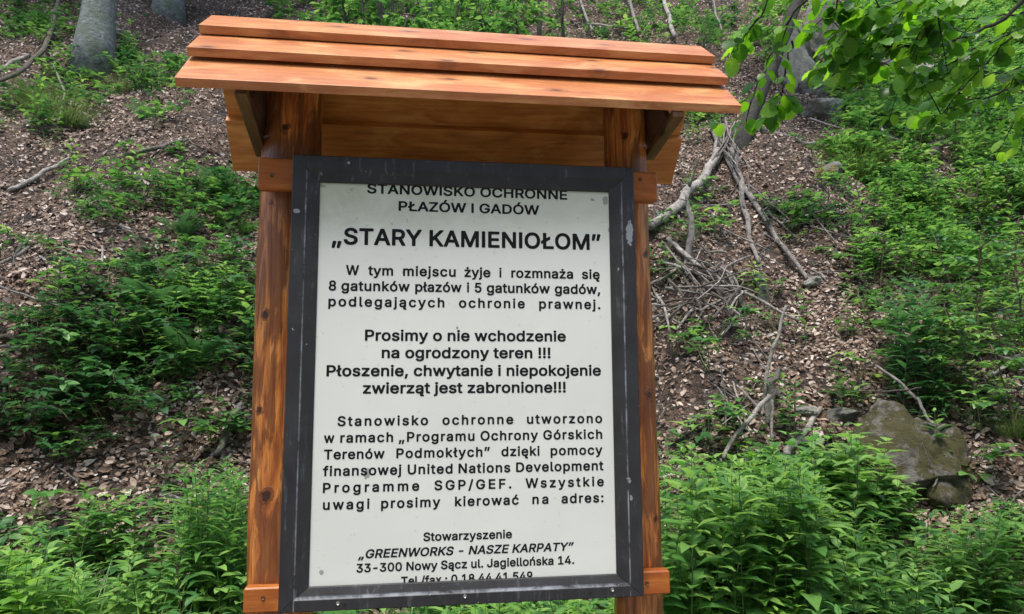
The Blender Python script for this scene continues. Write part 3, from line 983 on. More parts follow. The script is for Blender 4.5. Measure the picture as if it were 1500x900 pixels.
# outlines of the printed letters (a plain bold sans), thousandths of an em: character, advance, contours
GLYPHS = """\
!	208	77,-25 113,-26 133,-18 158,6 164,20 164,60 159,75 134,100 116,108 81,108 63,100 44,85 33,65 30,52 30,30 33,17 43,-1 53,-12|60,140 131,138 141,144 150,157 152,177 154,512 150,522 136,531 58,531 48,526 40,512 40,482 42,475 44,157 50,147
,	200	30,-140 89,-142 99,-136 107,-125 158,57 157,77 153,85 142,93 64,94 54,88 46,77 16,-108 16,-125 20,-133
-	465	106,167 343,166 354,174 359,184 358,249 350,260 340,266 108,265 96,257 92,247 92,184 96,174
.	200	75,-25 111,-26 131,-18 154,4 162,20 162,60 154,77 132,100 114,108 79,108 64,103 36,78 28,60 28,25 36,5 55,-15
/	261	6,-97 75,-98 85,-94 93,-82 256,518 256,540 248,552 240,556 175,556 165,552 155,538 -8,-65 -8,-82 -4,-90
0	465	208,-28 242,-30 267,-26 299,-16 334,3 372,41 385,59 400,89 417,142 426,189 426,224 428,232 426,319 420,352 410,392 387,444 364,478 335,504 312,520 269,535 247,538 187,536 152,525 118,504 83,469 64,442 44,394 33,354 26,289 26,217 33,152 46,107 64,67 86,34 122,1 152,-16 189,-27|214,74 189,84 173,97 161,114 146,149 138,179 133,217 133,292 144,352 154,379 167,403 179,418 197,430 214,436 239,436 264,425 275,417 287,402 300,379 307,359 318,309 320,287 320,222 310,159 300,129 287,106 275,92 254,79 237,73
1	465	68,-21 395,-22 405,-18 413,-6 414,59 403,74 395,78 302,78 298,81 298,514 294,524 282,532 192,532 79,451 64,434 64,356 68,346 80,338 95,338 102,341 182,399 187,401 188,396 188,81 185,78 72,78 62,72 54,59 54,-4 58,-14
3	465	192,-28 243,-30 263,-27 320,-9 349,9 374,32 391,54 406,84 414,114 416,139 414,179 406,204 391,234 374,257 345,282 313,300 273,312 393,452 394,512 389,522 378,530 65,530 55,526 47,514 46,449 52,439 63,431 240,429 137,312 134,304 134,244 139,234 150,226 228,223 265,212 283,200 296,184 306,152 306,132 295,106 278,89 255,79 230,73 208,73 173,81 153,93 140,109 128,144 115,155 40,156 30,150 22,137 24,102 32,77 50,43 78,16 93,4 128,-14 160,-24
4	465	275,-21 346,-22 355,-19 365,-4 366,81 419,83 430,91 435,101 435,166 431,175 416,185 366,186 365,321 360,331 349,339 279,340 270,336 263,329 260,321 259,186 149,186 332,499 332,514 329,521 322,529 314,532 244,532 235,529 226,520 18,164 18,101 22,91 34,83 259,82 260,-4 265,-14
5	465	195,-28 239,-30 259,-27 291,-19 324,-4 346,13 371,38 389,64 404,97 412,137 412,197 410,212 399,244 389,264 370,292 331,327 299,345 284,350 256,356 201,356 166,346 162,349 170,422 174,430 369,430 379,436 388,449 388,512 382,522 371,530 91,530 81,526 73,514 45,272 45,249 48,242 56,234 71,229 134,223 166,242 189,250 201,253 231,252 256,245 276,232 292,212 302,184 305,154 294,117 274,91 251,79 231,73 196,76 170,89 153,109 142,142 129,152 56,153 48,149 41,142 38,134 38,117 41,97 48,74 63,47 80,27 104,6 144,-16 166,-24
8	465	197,-28 251,-30 298,-21 326,-11 358,9 384,32 411,72 421,104 424,129 422,164 411,199 386,240 355,269 381,299 394,322 401,344 404,364 404,394 396,434 373,473 342,504 298,527 256,538 196,538 168,532 148,525 111,505 77,472 65,454 55,432 47,389 50,349 58,322 73,296 96,269 60,232 40,197 33,174 30,162 30,114 40,74 62,39 101,4 133,-14 156,-21|206,74 173,84 150,102 140,127 140,149 150,177 163,190 181,202 206,210 231,213 258,207 276,200 296,185 311,154 314,139 309,114 304,104 283,86 258,76 246,73|213,314 188,321 165,342 157,364 157,387 160,399 168,413 180,424 211,436 223,438 241,436 276,422 291,399 297,377 294,359 286,342 277,329 258,319 236,313
9	465	124,-21 205,-22 219,-14 358,191 391,251 403,284 412,329 412,371 403,414 393,436 373,470 343,500 323,514 290,529 253,538 200,538 163,529 140,519 107,499 94,486 65,449 50,416 42,374 44,309 55,274 75,239 105,208 130,191 153,181 173,176 217,171 196,136 110,11 110,-6 114,-14|213,268 185,278 170,290 162,301 155,316 149,339 149,364 155,386 162,401 175,418 198,432 218,438 235,438 265,427 286,409 301,379 304,364 304,339 298,316 291,301 276,284 253,271 243,268
:	200	75,-25 111,-26 131,-18 154,4 162,20 162,60 154,77 132,100 114,108 79,108 64,103 36,78 28,60 28,25 36,5 55,-15|75,250 111,248 134,259 154,279 162,295 162,335 154,352 140,370 114,383 79,384 59,375 36,353 28,335 28,300 33,285 51,264
A	492	8,-21 90,-22 100,-18 108,-6 142,91 152,119 155,120 327,119 372,-6 380,-18 390,-22 467,-22 476,-19 483,-11 486,-4 483,16 303,506 295,521 287,529 280,532 197,532 189,529 182,521 -6,9 -6,-6 -2,-14|190,223 234,361 237,369 240,369 289,224
C	522	248,-28 299,-30 329,-24 366,-11 400,7 421,23 452,54 482,104 495,149 494,167 490,174 479,182 401,182 388,172 382,152 369,127 351,106 319,86 274,76 246,78 224,84 196,96 162,127 151,147 136,184 128,222 126,254 130,299 136,324 151,362 168,387 196,412 216,422 244,430 279,433 296,430 321,422 351,403 369,382 382,357 388,337 401,326 476,326 486,330 494,342 495,359 489,382 472,424 452,454 419,488 396,505 366,520 329,532 294,538 221,536 181,525 139,505 114,486 81,453 51,407 31,359 20,307 18,234 20,227 20,202 28,162 46,112 71,69 114,23 136,6 181,-16 224,-27
D	514	52,-21 244,-22 251,-20 274,-20 316,-9 364,11 391,30 431,70 452,104 472,151 480,191 485,241 482,301 472,359 452,406 431,440 391,480 364,499 324,517 296,524 231,532 56,532 48,529 41,521 38,514 38,-4 42,-14|149,81 148,429 219,430 226,428 249,428 294,414 317,401 339,382 359,346 367,324 375,286 375,224 359,164 344,136 329,118 309,103 281,91 226,80
E	431	52,-21 379,-22 387,-19 394,-11 398,-4 398,61 392,71 381,79 151,80 148,84 149,207 359,208 369,212 378,226 378,289 372,299 361,307 149,308 148,429 379,431 390,439 395,449 395,514 391,522 384,529 376,532 56,532 48,529 41,521 38,514 38,-4 42,-14
F	422	52,-21 129,-22 139,-18 147,-6 149,197 349,198 357,201 364,209 368,216 368,281 362,291 351,299 148,301 148,426 151,430 376,431 388,439 392,449 392,514 389,522 381,529 374,532 56,532 48,529 41,521 38,514 38,-4 42,-14
G	532	248,-28 289,-30 314,-27 346,-19 389,-1 417,17 452,52 472,79 489,119 500,172 500,259 495,269 484,277 279,278 269,273 260,259 261,192 269,180 279,176 388,174 384,154 377,137 360,112 336,94 306,81 274,76 246,78 216,86 195,97 162,127 151,147 136,184 128,222 126,254 130,299 141,339 153,367 174,395 196,412 216,422 244,430 279,433 296,430 319,422 346,406 369,377 388,337 401,326 479,326 489,330 497,342 498,354 492,377 474,419 459,445 429,478 394,505 364,520 326,532 291,538 219,536 189,527 134,502 109,483 71,443 48,404 31,359 20,312 18,229 25,172 46,109 71,67 106,28 139,4 179,-16 224,-27
H	529	52,-21 129,-22 139,-18 147,-6 148,206 151,210 369,209 371,-6 379,-18 389,-22 461,-22 476,-12 480,-4 480,514 470,529 461,532 389,532 379,528 371,516 370,316 366,312 149,313 148,514 144,521 137,529 129,532 56,532 41,522 38,514 38,-4 42,-14
I	197	52,-21 129,-22 139,-18 148,-4 148,514 142,524 129,532 56,532 46,528 38,514 38,-4 42,-14
J	408	168,-28 199,-30 234,-24 279,-6 307,13 337,48 355,94 358,122 358,512 353,522 342,530 269,530 259,526 251,514 250,154 245,119 240,104 233,94 217,81 187,73 164,76 143,87 131,102 124,122 120,139 120,179 116,187 104,195 29,196 19,190 11,179 10,129 16,89 31,52 54,21 89,-6 104,-14 134,-24
K	479	52,-21 129,-22 137,-19 144,-11 148,-4 148,156 152,164 196,206 358,-19 366,-22 451,-22 466,-12 470,-4 470,9 467,16 274,286 466,495 470,504 470,514 460,529 451,532 361,532 354,529 318,494 165,326 149,312 148,514 144,521 137,529 129,532 56,532 41,522 38,514 38,-4 42,-14
M	640	52,-21 126,-22 136,-18 144,-6 146,284 266,-11 273,-19 281,-22 346,-22 360,-14 369,4 473,271 481,287 483,-6 491,-18 501,-22 571,-22 585,-14 590,-4 590,514 581,528 571,532 471,532 463,529 456,521 331,199 316,156 313,156 308,169 299,196 171,522 156,532 56,532 42,524 38,514 38,-4 42,-14
N	535	52,-21 129,-22 139,-18 147,-6 149,330 368,-14 381,-22 466,-22 481,-12 485,-4 485,514 475,529 466,532 396,532 386,528 378,516 376,175 158,519 147,529 139,532 56,532 41,522 38,514 38,-4 42,-14
O	545	248,-28 284,-30 291,-27 311,-27 354,-16 399,6 424,26 461,66 489,114 507,167 515,219 515,287 507,342 489,394 462,442 426,480 399,502 344,527 314,536 289,538 221,536 181,525 139,505 114,486 71,440 46,397 28,349 20,307 20,282 18,274 20,202 31,149 53,97 79,58 114,23 136,6 181,-16 224,-27|256,76 239,79 196,96 184,106 161,131 151,147 136,182 128,222 126,254 128,284 136,324 151,362 166,385 188,407 216,422 244,430 274,433 311,425 334,415 356,398 372,379 387,354 397,327 405,292 408,239 402,202 387,154 374,132 360,114 336,96 311,84 274,76
P	457	52,-21 129,-22 137,-19 144,-11 148,-4 149,162 244,162 251,165 279,165 314,173 346,188 370,204 398,234 409,251 419,274 430,311 432,356 429,386 414,434 399,459 366,492 349,504 311,522 274,530 249,530 241,532 56,532 48,529 41,521 38,514 38,-4 42,-14|149,266 149,429 239,430 256,428 276,422 304,405 312,391 319,366 320,331 312,304 301,288 279,273 244,265
R	461	52,-21 129,-22 137,-19 144,-11 148,-4 148,171 151,175 229,175 234,172 331,-9 341,-19 349,-22 431,-22 440,-19 447,-11 450,-4 449,9 348,196 349,199 381,222 396,238 407,254 424,291 432,344 430,389 424,414 407,451 396,467 381,482 349,507 304,524 244,532 56,532 48,529 41,521 38,514 38,-4 42,-14|149,278 149,429 241,430 286,419 306,405 317,384 322,361 322,344 312,309 297,294 281,286 249,278
S	459	193,-30 252,-32 274,-29 307,-21 352,-1 369,11 393,35 410,57 422,82 430,117 430,165 420,200 404,226 374,256 357,268 317,288 214,317 179,329 152,346 141,362 138,377 144,397 162,418 189,430 217,436 232,436 269,428 292,415 307,397 316,367 329,357 404,356 413,360 420,367 423,375 423,397 420,412 407,445 390,470 355,502 324,520 287,533 252,538 204,538 169,534 129,520 107,508 77,486 57,463 39,430 30,405 30,350 34,332 46,302 77,266 99,249 147,227 282,185 305,172 317,160 323,135 317,117 306,100 277,82 229,71 202,74 179,79 153,92 139,107 131,122 125,147 112,158 34,158 26,155 19,147 16,140 16,125 19,105 29,75 44,47 60,27 92,2 119,-13 147,-23
T	461	184,-21 261,-22 271,-18 280,-4 280,429 421,430 429,434 440,449 440,514 434,524 423,532 28,532 18,528 10,516 10,449 13,440 21,433 28,430 166,430 170,426 170,-4 174,-14
U	529	228,-29 286,-30 309,-28 341,-20 376,-5 405,13 435,43 452,66 467,96 478,136 480,161 480,513 475,523 464,531 389,532 379,527 371,516 369,166 357,126 336,100 311,85 274,74 241,74 219,80 196,90 171,110 161,126 151,153 148,166 148,513 144,521 137,528 129,532 56,532 46,527 38,516 38,156 48,101 74,55 113,13 141,-5 176,-20 209,-28
W	698	146,-21 235,-22 243,-19 250,-11 342,320 348,309 434,-11 441,-19 450,-22 535,-22 548,-14 555,1 693,501 693,516 685,528 675,532 600,532 591,529 584,521 577,504 492,174 403,516 392,529 385,532 302,532 294,529 287,521 282,511 195,178 192,179 189,186 103,519 93,529 85,532 12,532 -2,524 -6,516 -6,501 -1,479 132,-6 136,-14
Y	484	196,-21 272,-22 282,-18 290,-6 292,201 475,496 478,504 478,516 474,524 462,532 377,532 367,528 354,511 237,318 234,319 118,511 103,529 95,532 12,532 2,528 -6,516 -6,504 -1,491 180,199 181,-4 186,-14
Z	450	35,-21 404,-22 412,-19 419,-11 422,-4 422,61 418,71 406,79 164,81 417,449 420,456 420,514 416,522 409,529 401,532 36,532 28,529 21,521 18,514 18,449 22,439 34,431 271,430 274,426 248,391 26,64 20,51 20,-4 25,-14
a	401	138,-30 176,-32 199,-28 224,-21 254,-5 265,-18 274,-22 341,-22 351,-16 359,-5 360,265 354,302 339,337 328,355 299,380 276,393 261,398 224,406 164,406 119,395 86,380 66,366 36,333 21,302 21,285 34,269 94,251 111,254 140,290 159,300 174,305 189,308 216,305 239,295 247,285 252,267 251,254 129,236 91,225 51,204 26,178 13,152 8,125 8,90 16,55 28,32 39,18 69,-8 109,-26|156,69 129,79 121,87 116,100 115,110 118,120 124,126 139,135 164,143 252,155 252,130 247,115 232,90 216,79 196,72 181,68
b	436	200,-29 252,-30 272,-27 294,-20 324,-5 345,11 372,41 392,76 405,113 410,141 413,208 410,216 410,236 402,273 387,311 366,343 325,381 294,396 267,404 209,407 164,396 137,379 136,513 132,521 125,528 117,532 47,531 36,523 30,513 31,-7 39,-18 49,-23 117,-23 130,-14 137,-2 167,-20|214,70 182,80 164,94 156,106 146,126 138,156 136,206 141,236 149,258 160,278 184,299 212,307 229,307 259,296 269,290 287,268 303,221 306,173 295,128 275,93 254,78 237,72
c	408	186,-29 233,-30 250,-28 273,-22 310,-5 335,14 353,32 371,58 384,91 383,108 370,124 315,139 300,140 285,129 273,103 258,85 230,73 200,70 170,78 154,88 137,111 130,126 119,178 119,198 125,231 130,248 140,268 154,286 168,296 198,307 218,307 238,301 262,288 278,263 283,250 298,240 313,240 363,253 375,260 383,271 383,288 366,326 352,346 333,364 318,376 283,394 235,407 190,407 163,404 135,396 102,378 54,333 47,323 27,283 14,233 14,213 12,206 14,143 22,106 47,53 72,23 105,-5 145,-22 168,-28
d	436	169,-29 225,-30 258,-20 290,0 296,-14 310,-23 375,-23 385,-18 393,-7 394,513 389,523 378,531 308,532 299,528 292,521 289,513 288,379 253,399 215,407 158,404 130,396 89,373 56,341 35,306 25,281 19,263 12,216 12,161 20,111 30,83 55,37 72,18 92,1 130,-20 153,-27|200,70 170,78 153,90 137,111 124,148 119,178 119,201 130,251 146,281 157,291 175,301 195,307 213,307 248,294 261,283 271,268 284,233 289,201 289,176 283,143 276,121 262,96 238,78 220,72
e	416	189,-29 243,-30 258,-28 288,-20 313,-7 340,12 368,43 386,78 386,98 382,106 370,114 318,127 300,127 286,118 273,93 260,83 228,70 200,70 178,75 155,87 135,111 125,133 123,146 375,147 385,152 394,166 394,223 388,261 378,293 358,331 323,370 298,386 258,401 225,407 188,407 153,401 125,391 103,379 80,362 52,331 30,291 15,238 12,213 12,168 20,116 32,81 53,45 83,12 105,-5 138,-20 170,-28|128,245 127,251 132,263 150,287 173,301 198,307 228,304 250,294 268,273 279,251 278,246 275,244
f	266	74,-21 145,-22 155,-18 163,-6 164,301 167,305 235,306 246,314 251,324 251,384 247,392 232,402 165,403 166,429 175,447 187,450 232,448 241,451 248,459 265,511 266,526 257,540 242,547 217,552 165,552 127,542 110,532 85,510 74,496 64,476 58,456 58,404 0,402 -8,398 -16,386 -16,324 -12,314 2,305 55,305 58,301 58,-4 64,-14
g	437	182,-172 230,-174 268,-168 300,-158 320,-148 348,-128 368,-105 386,-75 394,-40 394,383 389,393 378,401 308,401 295,391 290,378 260,396 223,406 173,406 135,398 99,380 59,343 35,305 22,275 12,218 14,143 20,115 32,83 56,45 83,19 100,7 130,-8 158,-16 180,-16 188,-18 230,-16 263,-5 278,2 285,9 289,8 286,-22 278,-46 265,-58 228,-73 190,-74 160,-65 143,-54 115,-24 105,-18 93,-19 78,-27 43,-47 32,-57 29,-65 29,-77 40,-97 52,-112 84,-142 108,-155 135,-165|200,82 175,87 160,95 148,104 137,118 124,153 119,183 119,203 125,235 135,263 144,278 159,293 175,301 193,306 218,306 235,301 253,291 271,270 281,248 289,213 289,173 278,130 261,103 235,87
h	422	46,-21 117,-22 127,-18 135,-6 136,221 138,244 141,259 156,284 169,294 197,305 222,305 244,297 257,286 270,259 273,241 273,-4 276,-11 283,-19 292,-22 362,-22 372,-18 380,-4 380,249 373,304 365,326 347,355 325,376 297,394 264,404 237,408 194,405 169,397 137,382 136,514 130,524 117,532 47,532 36,524 30,514 30,-4 36,-14
i	179	46,-21 117,-22 127,-18 136,-4 136,384 131,394 117,402 47,402 36,394 31,384 31,-4 36,-14|68,421 97,420 117,428 137,445 148,469 148,499 140,517 120,537 90,548 65,544 44,534 27,516 18,494 18,471 27,451 49,429
j	179	-18,-164 21,-166 39,-163 54,-160 76,-150 94,-138 111,-120 127,-92 132,-74 138,-37 138,383 132,393 121,401 49,402 39,397 31,386 30,-32 27,-47 20,-59 -16,-66 -24,-70 -32,-82 -32,-147 -28,-157|72,421 89,420 106,423 116,428 136,445 148,466 148,501 137,521 116,539 91,547 74,546 45,536 28,518 21,503 18,488 21,463 29,447 46,430 61,423
k	393	46,-21 117,-22 125,-19 132,-11 136,-4 136,126 149,142 157,137 269,-7 282,-19 289,-22 374,-22 384,-18 393,-4 392,9 387,20 234,214 236,219 296,281 379,365 383,374 380,391 373,399 364,402 279,402 272,399 137,262 136,514 130,524 117,532 47,532 36,524 30,514 30,-4 36,-14
l	201	116,-23 167,-24 182,-21 193,-16 200,-8 203,-1 203,14 195,52 188,67 174,76 142,76 136,94 135,514 127,526 117,530 49,530 39,526 30,512 30,64 39,32 50,12 77,-11 102,-21
m	622	46,-21 117,-22 127,-18 135,-6 136,231 138,254 146,276 159,292 174,302 194,308 217,304 229,299 245,284 250,269 250,-4 259,-18 269,-22 339,-22 348,-19 355,-11 358,-4 359,256 369,284 381,296 397,304 427,308 454,297 463,289 470,274 473,256 474,-6 482,-18 492,-22 562,-22 570,-19 580,-4 580,261 578,269 578,291 572,316 562,339 552,355 514,389 494,399 467,408 407,408 392,404 357,389 341,379 322,361 282,394 242,408 189,407 172,402 139,383 127,398 117,402 49,402 41,399 30,384 30,-4 36,-14
n	422	46,-21 117,-22 127,-18 135,-6 136,221 138,244 141,259 156,284 169,294 197,305 222,305 244,297 257,286 270,259 273,241 273,-4 276,-11 283,-19 292,-22 362,-22 370,-19 377,-11 380,-4 380,249 378,256 378,279 372,306 362,331 346,356 327,375 307,389 284,399 237,408 192,404 169,397 139,382 137,382 127,398 117,402 49,402 41,399 34,391 30,384 30,-4 36,-14
o	427	186,-29 225,-30 250,-27 278,-20 310,-5 321,3 335,14 362,43 378,71 393,108 402,141 402,161 404,168 402,233 391,276 371,318 344,353 314,378 278,396 250,404 230,404 223,407 165,404 135,396 102,378 54,333 47,323 27,283 14,233 14,213 12,206 14,143 22,106 47,53 72,23 105,-5 145,-22 168,-28|198,70 170,78 155,88 137,111 130,126 124,148 119,178 119,198 130,248 146,278 159,291 178,301 198,307 218,307 248,296 258,290 276,268 283,253 293,221 296,203 296,173 291,143 283,121 266,93 253,83 238,75 213,70
p	436	46,-164 117,-166 125,-162 132,-154 136,-147 137,-2 179,-25 204,-30 252,-30 272,-27 294,-20 324,-5 347,12 372,40 392,76 405,113 413,171 410,236 402,273 387,311 366,343 325,381 294,396 267,404 209,407 164,396 137,379 132,392 119,401 49,402 39,397 31,386 30,-147 36,-157|214,70 182,80 163,96 156,106 146,126 138,156 136,206 141,236 149,258 160,278 184,299 212,307 229,307 259,296 269,290 287,268 303,221 306,173 295,128 275,93 254,78 237,72
r	271	46,-21 117,-22 127,-18 135,-6 136,229 141,261 153,281 177,297 199,302 247,300 262,310 266,319 266,389 260,399 249,407 197,408 182,405 137,386 125,399 117,402 49,402 39,398 31,386 30,-4 36,-14
s	377	148,-29 215,-30 242,-25 285,-7 312,12 332,35 345,58 354,88 354,121 343,161 328,181 311,198 300,206 265,224 162,250 145,258 134,268 134,283 145,297 155,304 177,310 200,310 222,301 232,294 248,266 265,254 277,254 322,265 335,270 343,278 346,286 346,298 340,316 316,356 282,384 257,396 227,404 210,407 147,404 110,394 85,381 45,344 32,318 26,301 24,268 29,236 39,213 57,190 82,170 110,158 140,148 225,126 237,120 243,111 243,96 232,83 202,70 182,68 155,73 136,81 122,98 115,117 100,129 85,130 37,119 25,114 17,106 14,98 14,86 19,63 29,43 44,23 62,4 80,-7 105,-20
t	239	148,-25 197,-26 212,-23 227,-16 236,-3 233,25 225,60 221,67 207,76 165,74 155,77 148,92 148,300 152,304 207,304 221,312 226,322 226,382 221,392 210,400 149,402 148,475 145,483 137,490 130,494 62,494 52,488 44,477 43,402 0,400 -8,396 -16,385 -16,322 -12,312 0,304 40,304 44,300 44,67 52,40 70,11 82,-1 107,-16 130,-23
u	422	160,-26 202,-28 222,-24 237,-19 274,1 280,-14 294,-22 362,-22 372,-18 380,-6 380,384 376,394 364,402 292,402 282,398 274,386 273,141 265,114 253,94 234,81 207,72 182,76 163,84 146,104 139,124 136,151 136,384 132,391 125,399 117,402 49,402 39,398 31,386 30,104 36,79 49,46 82,5 124,-19
v	401	154,-21 231,-22 239,-19 246,-11 394,371 394,386 383,399 376,402 301,402 286,392 196,146 193,146 103,392 88,402 13,402 5,399 -2,391 -6,384 -5,369 138,-1 144,-14
w	579	130,-21 204,-22 213,-19 220,-11 281,204 284,207 341,6 349,-11 356,-19 364,-22 434,-22 444,-18 452,-6 565,361 568,384 563,394 549,402 477,402 468,399 459,390 400,179 397,175 337,389 328,399 319,402 249,402 242,399 231,389 226,376 175,189 169,176 107,392 92,402 19,402 9,398 0,384 0,371 6,351 114,-1 120,-14
x	391	14,-21 95,-22 102,-19 115,-6 190,104 264,-9 275,-19 282,-22 360,-22 374,-14 378,-4 378,9 375,16 254,191 370,364 374,371 374,384 365,398 355,402 277,402 270,399 262,391 195,289 190,284 120,391 112,399 105,402 25,402 11,394 6,384 9,366 125,196 123,189 2,14 -2,6 -1,-6 4,-14
y	401	64,-166 113,-168 146,-159 173,-142 200,-116 211,-99 236,-41 394,371 394,386 383,399 376,402 301,402 286,392 196,146 193,146 103,392 88,402 13,402 5,399 -2,391 -6,384 -5,369 137,1 124,-41 109,-61 93,-68 68,-62 56,-63 42,-74 38,-81 24,-131 25,-146 36,-159 48,-164
z	392	34,-21 343,-22 358,-12 362,-4 362,59 357,69 346,77 171,79 351,316 354,324 354,384 344,399 336,402 43,402 28,392 24,384 24,319 28,310 36,303 43,300 203,300 206,296 23,59 20,51 20,-4 24,-14
Ó	545	248,-28 284,-30 291,-27 311,-27 354,-16 399,6 424,26 461,66 479,94 502,147 512,194 515,219 512,314 502,362 494,382 467,434 439,468 399,502 359,522 316,535 300,537 314,552 377,649 378,662 374,669 367,677 359,680 284,680 268,669 218,567 218,552 230,537 181,525 139,505 114,486 82,454 51,407 38,379 28,349 20,307 18,234 20,227 20,202 28,162 46,112 71,69 114,23 136,6 181,-16 224,-27|256,76 239,79 196,96 184,106 161,131 151,147 136,182 128,222 126,254 128,284 136,324 151,362 166,385 188,407 216,422 244,430 274,433 311,425 334,415 356,398 372,379 387,354 397,327 405,292 408,239 402,202 387,154 374,132 360,114 336,96 311,84 274,76
ó	427	186,-29 225,-30 250,-27 278,-20 310,-5 321,3 335,14 362,43 378,71 393,108 402,141 404,206 399,246 386,288 363,331 338,360 313,379 270,399 250,404 230,406 238,407 255,422 318,521 319,533 316,541 309,548 300,552 223,552 209,543 159,436 159,426 163,417 175,407 183,406 165,404 135,396 103,379 54,333 32,296 20,261 14,233 14,213 12,206 14,143 22,106 47,53 72,23 105,-5 145,-22 168,-28|198,70 170,78 155,88 137,111 130,126 124,148 119,178 119,198 130,248 146,278 159,291 178,301 198,307 218,307 248,296 258,290 276,268 283,253 293,221 296,203 296,173 291,143 283,121 266,93 253,83 238,75 213,70
ą	401	278,-166 321,-168 334,-164 369,-149 376,-142 380,-134 379,-121 362,-79 354,-68 344,-62 331,-63 314,-70 306,-69 305,-66 306,-59 310,-51 346,-22 356,-12 360,-4 360,264 357,291 352,311 331,350 306,375 284,389 256,399 214,408 186,408 141,402 109,392 89,382 71,370 42,341 33,329 18,299 18,286 21,278 34,268 86,253 104,252 114,258 128,276 151,297 184,308 206,308 221,304 242,291 249,279 252,256 249,253 234,250 166,242 111,232 89,224 50,204 24,175 13,154 8,124 8,89 11,71 26,36 40,16 66,-7 91,-19 116,-28 154,-32 209,-28 198,-56 198,-106 209,-127 230,-149 254,-162|164,68 134,76 121,86 116,99 115,109 123,126 141,137 161,142 244,155 252,154 252,131 247,114 229,88 204,73
ć	408	186,-29 233,-30 250,-28 273,-22 310,-5 335,14 353,32 371,58 384,91 383,108 370,124 315,139 300,140 286,131 273,102 260,87 250,80 215,70 200,70 178,75 153,90 137,111 130,126 122,161 119,198 130,248 146,278 159,291 178,301 198,307 218,307 238,301 258,291 278,263 283,250 298,240 313,240 363,253 375,260 383,271 383,288 366,326 352,346 333,364 318,376 283,394 240,406 256,423 318,521 319,533 316,541 309,548 300,552 223,552 209,543 159,436 159,426 163,417 175,407 183,406 165,404 135,396 103,379 54,333 32,296 20,261 14,233 14,213 12,206 14,143 22,106 47,53 72,23 105,-5 145,-22 168,-28
ę	416	279,-169 323,-170 345,-165 368,-155 378,-142 378,-119 368,-92 355,-70 345,-66 333,-66 315,-73 308,-73 304,-69 310,-52 361,23 373,46 386,78 386,98 382,106 370,114 318,127 300,127 286,118 273,93 260,83 228,70 200,70 178,75 155,87 135,111 125,133 123,146 378,148 389,156 394,166 394,223 389,258 378,293 358,331 323,370 298,386 275,396 245,404 225,407 165,404 130,394 94,373 66,348 40,311 30,291 14,236 12,213 14,143 22,106 32,81 47,53 64,31 83,12 105,-5 138,-20 170,-28 207,-32 199,-54 196,-89 200,-109 210,-129 240,-157 255,-165|128,245 127,251 132,263 150,287 173,301 198,307 228,304 250,294 268,273 279,251 278,246 275,244
Ł	425	74,-21 385,-22 395,-18 404,-4 404,61 398,71 387,79 169,81 169,234 277,296 290,308 294,316 294,389 290,397 282,404 275,408 262,407 170,354 168,514 164,524 150,532 77,532 69,529 62,521 58,514 58,291 45,281 6,259 -3,250 -6,241 -6,169 -2,159 10,151 22,150 52,167 58,166 58,-4 64,-14
ł	219	126,-23 177,-24 192,-21 205,-14 214,-1 211,29 205,54 200,65 187,75 152,76 148,87 148,277 154,284 185,301 203,317 206,324 206,384 201,394 187,403 172,402 152,391 149,392 148,512 144,522 130,530 60,530 50,526 41,512 41,329 40,326 -3,302 -13,292 -16,284 -16,222 -12,212 2,203 15,204 40,216 41,72 49,34 62,11 76,-3 100,-16
ń	422	46,-21 117,-22 127,-18 135,-6 136,221 138,244 141,259 156,284 169,294 197,305 222,305 244,297 257,286 270,259 273,241 273,-4 276,-11 283,-19 292,-22 362,-22 372,-18 380,-6 380,249 378,256 378,279 370,314 362,331 347,355 315,384 284,399 262,405 244,405 240,409 250,419 315,519 315,536 307,548 299,552 222,552 213,549 206,541 156,439 156,426 160,416 172,408 212,406 192,405 139,382 137,382 127,398 117,402 49,402 39,398 31,386 30,-4 36,-14
ż	392	34,-21 343,-22 358,-12 362,-4 362,59 357,69 346,77 171,79 351,316 354,324 354,384 344,399 336,402 43,402 28,392 24,384 24,319 28,310 36,303 43,300 203,300 206,296 23,59 20,51 20,-4 24,-14|172,421 198,420 221,428 243,450 252,471 252,496 243,517 218,539 193,548 168,544 147,534 130,516 122,496 122,469 130,451 152,429
”	352	30,298 89,296 99,302 107,313 158,495 157,515 153,523 142,531 64,532 54,526 46,515 16,330 16,313 20,305|180,298 239,296 249,302 257,313 308,495 307,515 303,523 292,531 214,532 204,526 196,515 166,330 166,313 170,305
„	352	30,-140 89,-142 99,-136 107,-125 158,57 157,77 153,85 142,93 64,94 54,88 46,77 16,-108 16,-125 20,-133|180,-140 239,-142 249,-136 257,-125 308,57 307,77 303,85 292,93 214,94 204,88 196,77 166,-108 166,-125 170,-133
 	188	"""
GL = {}


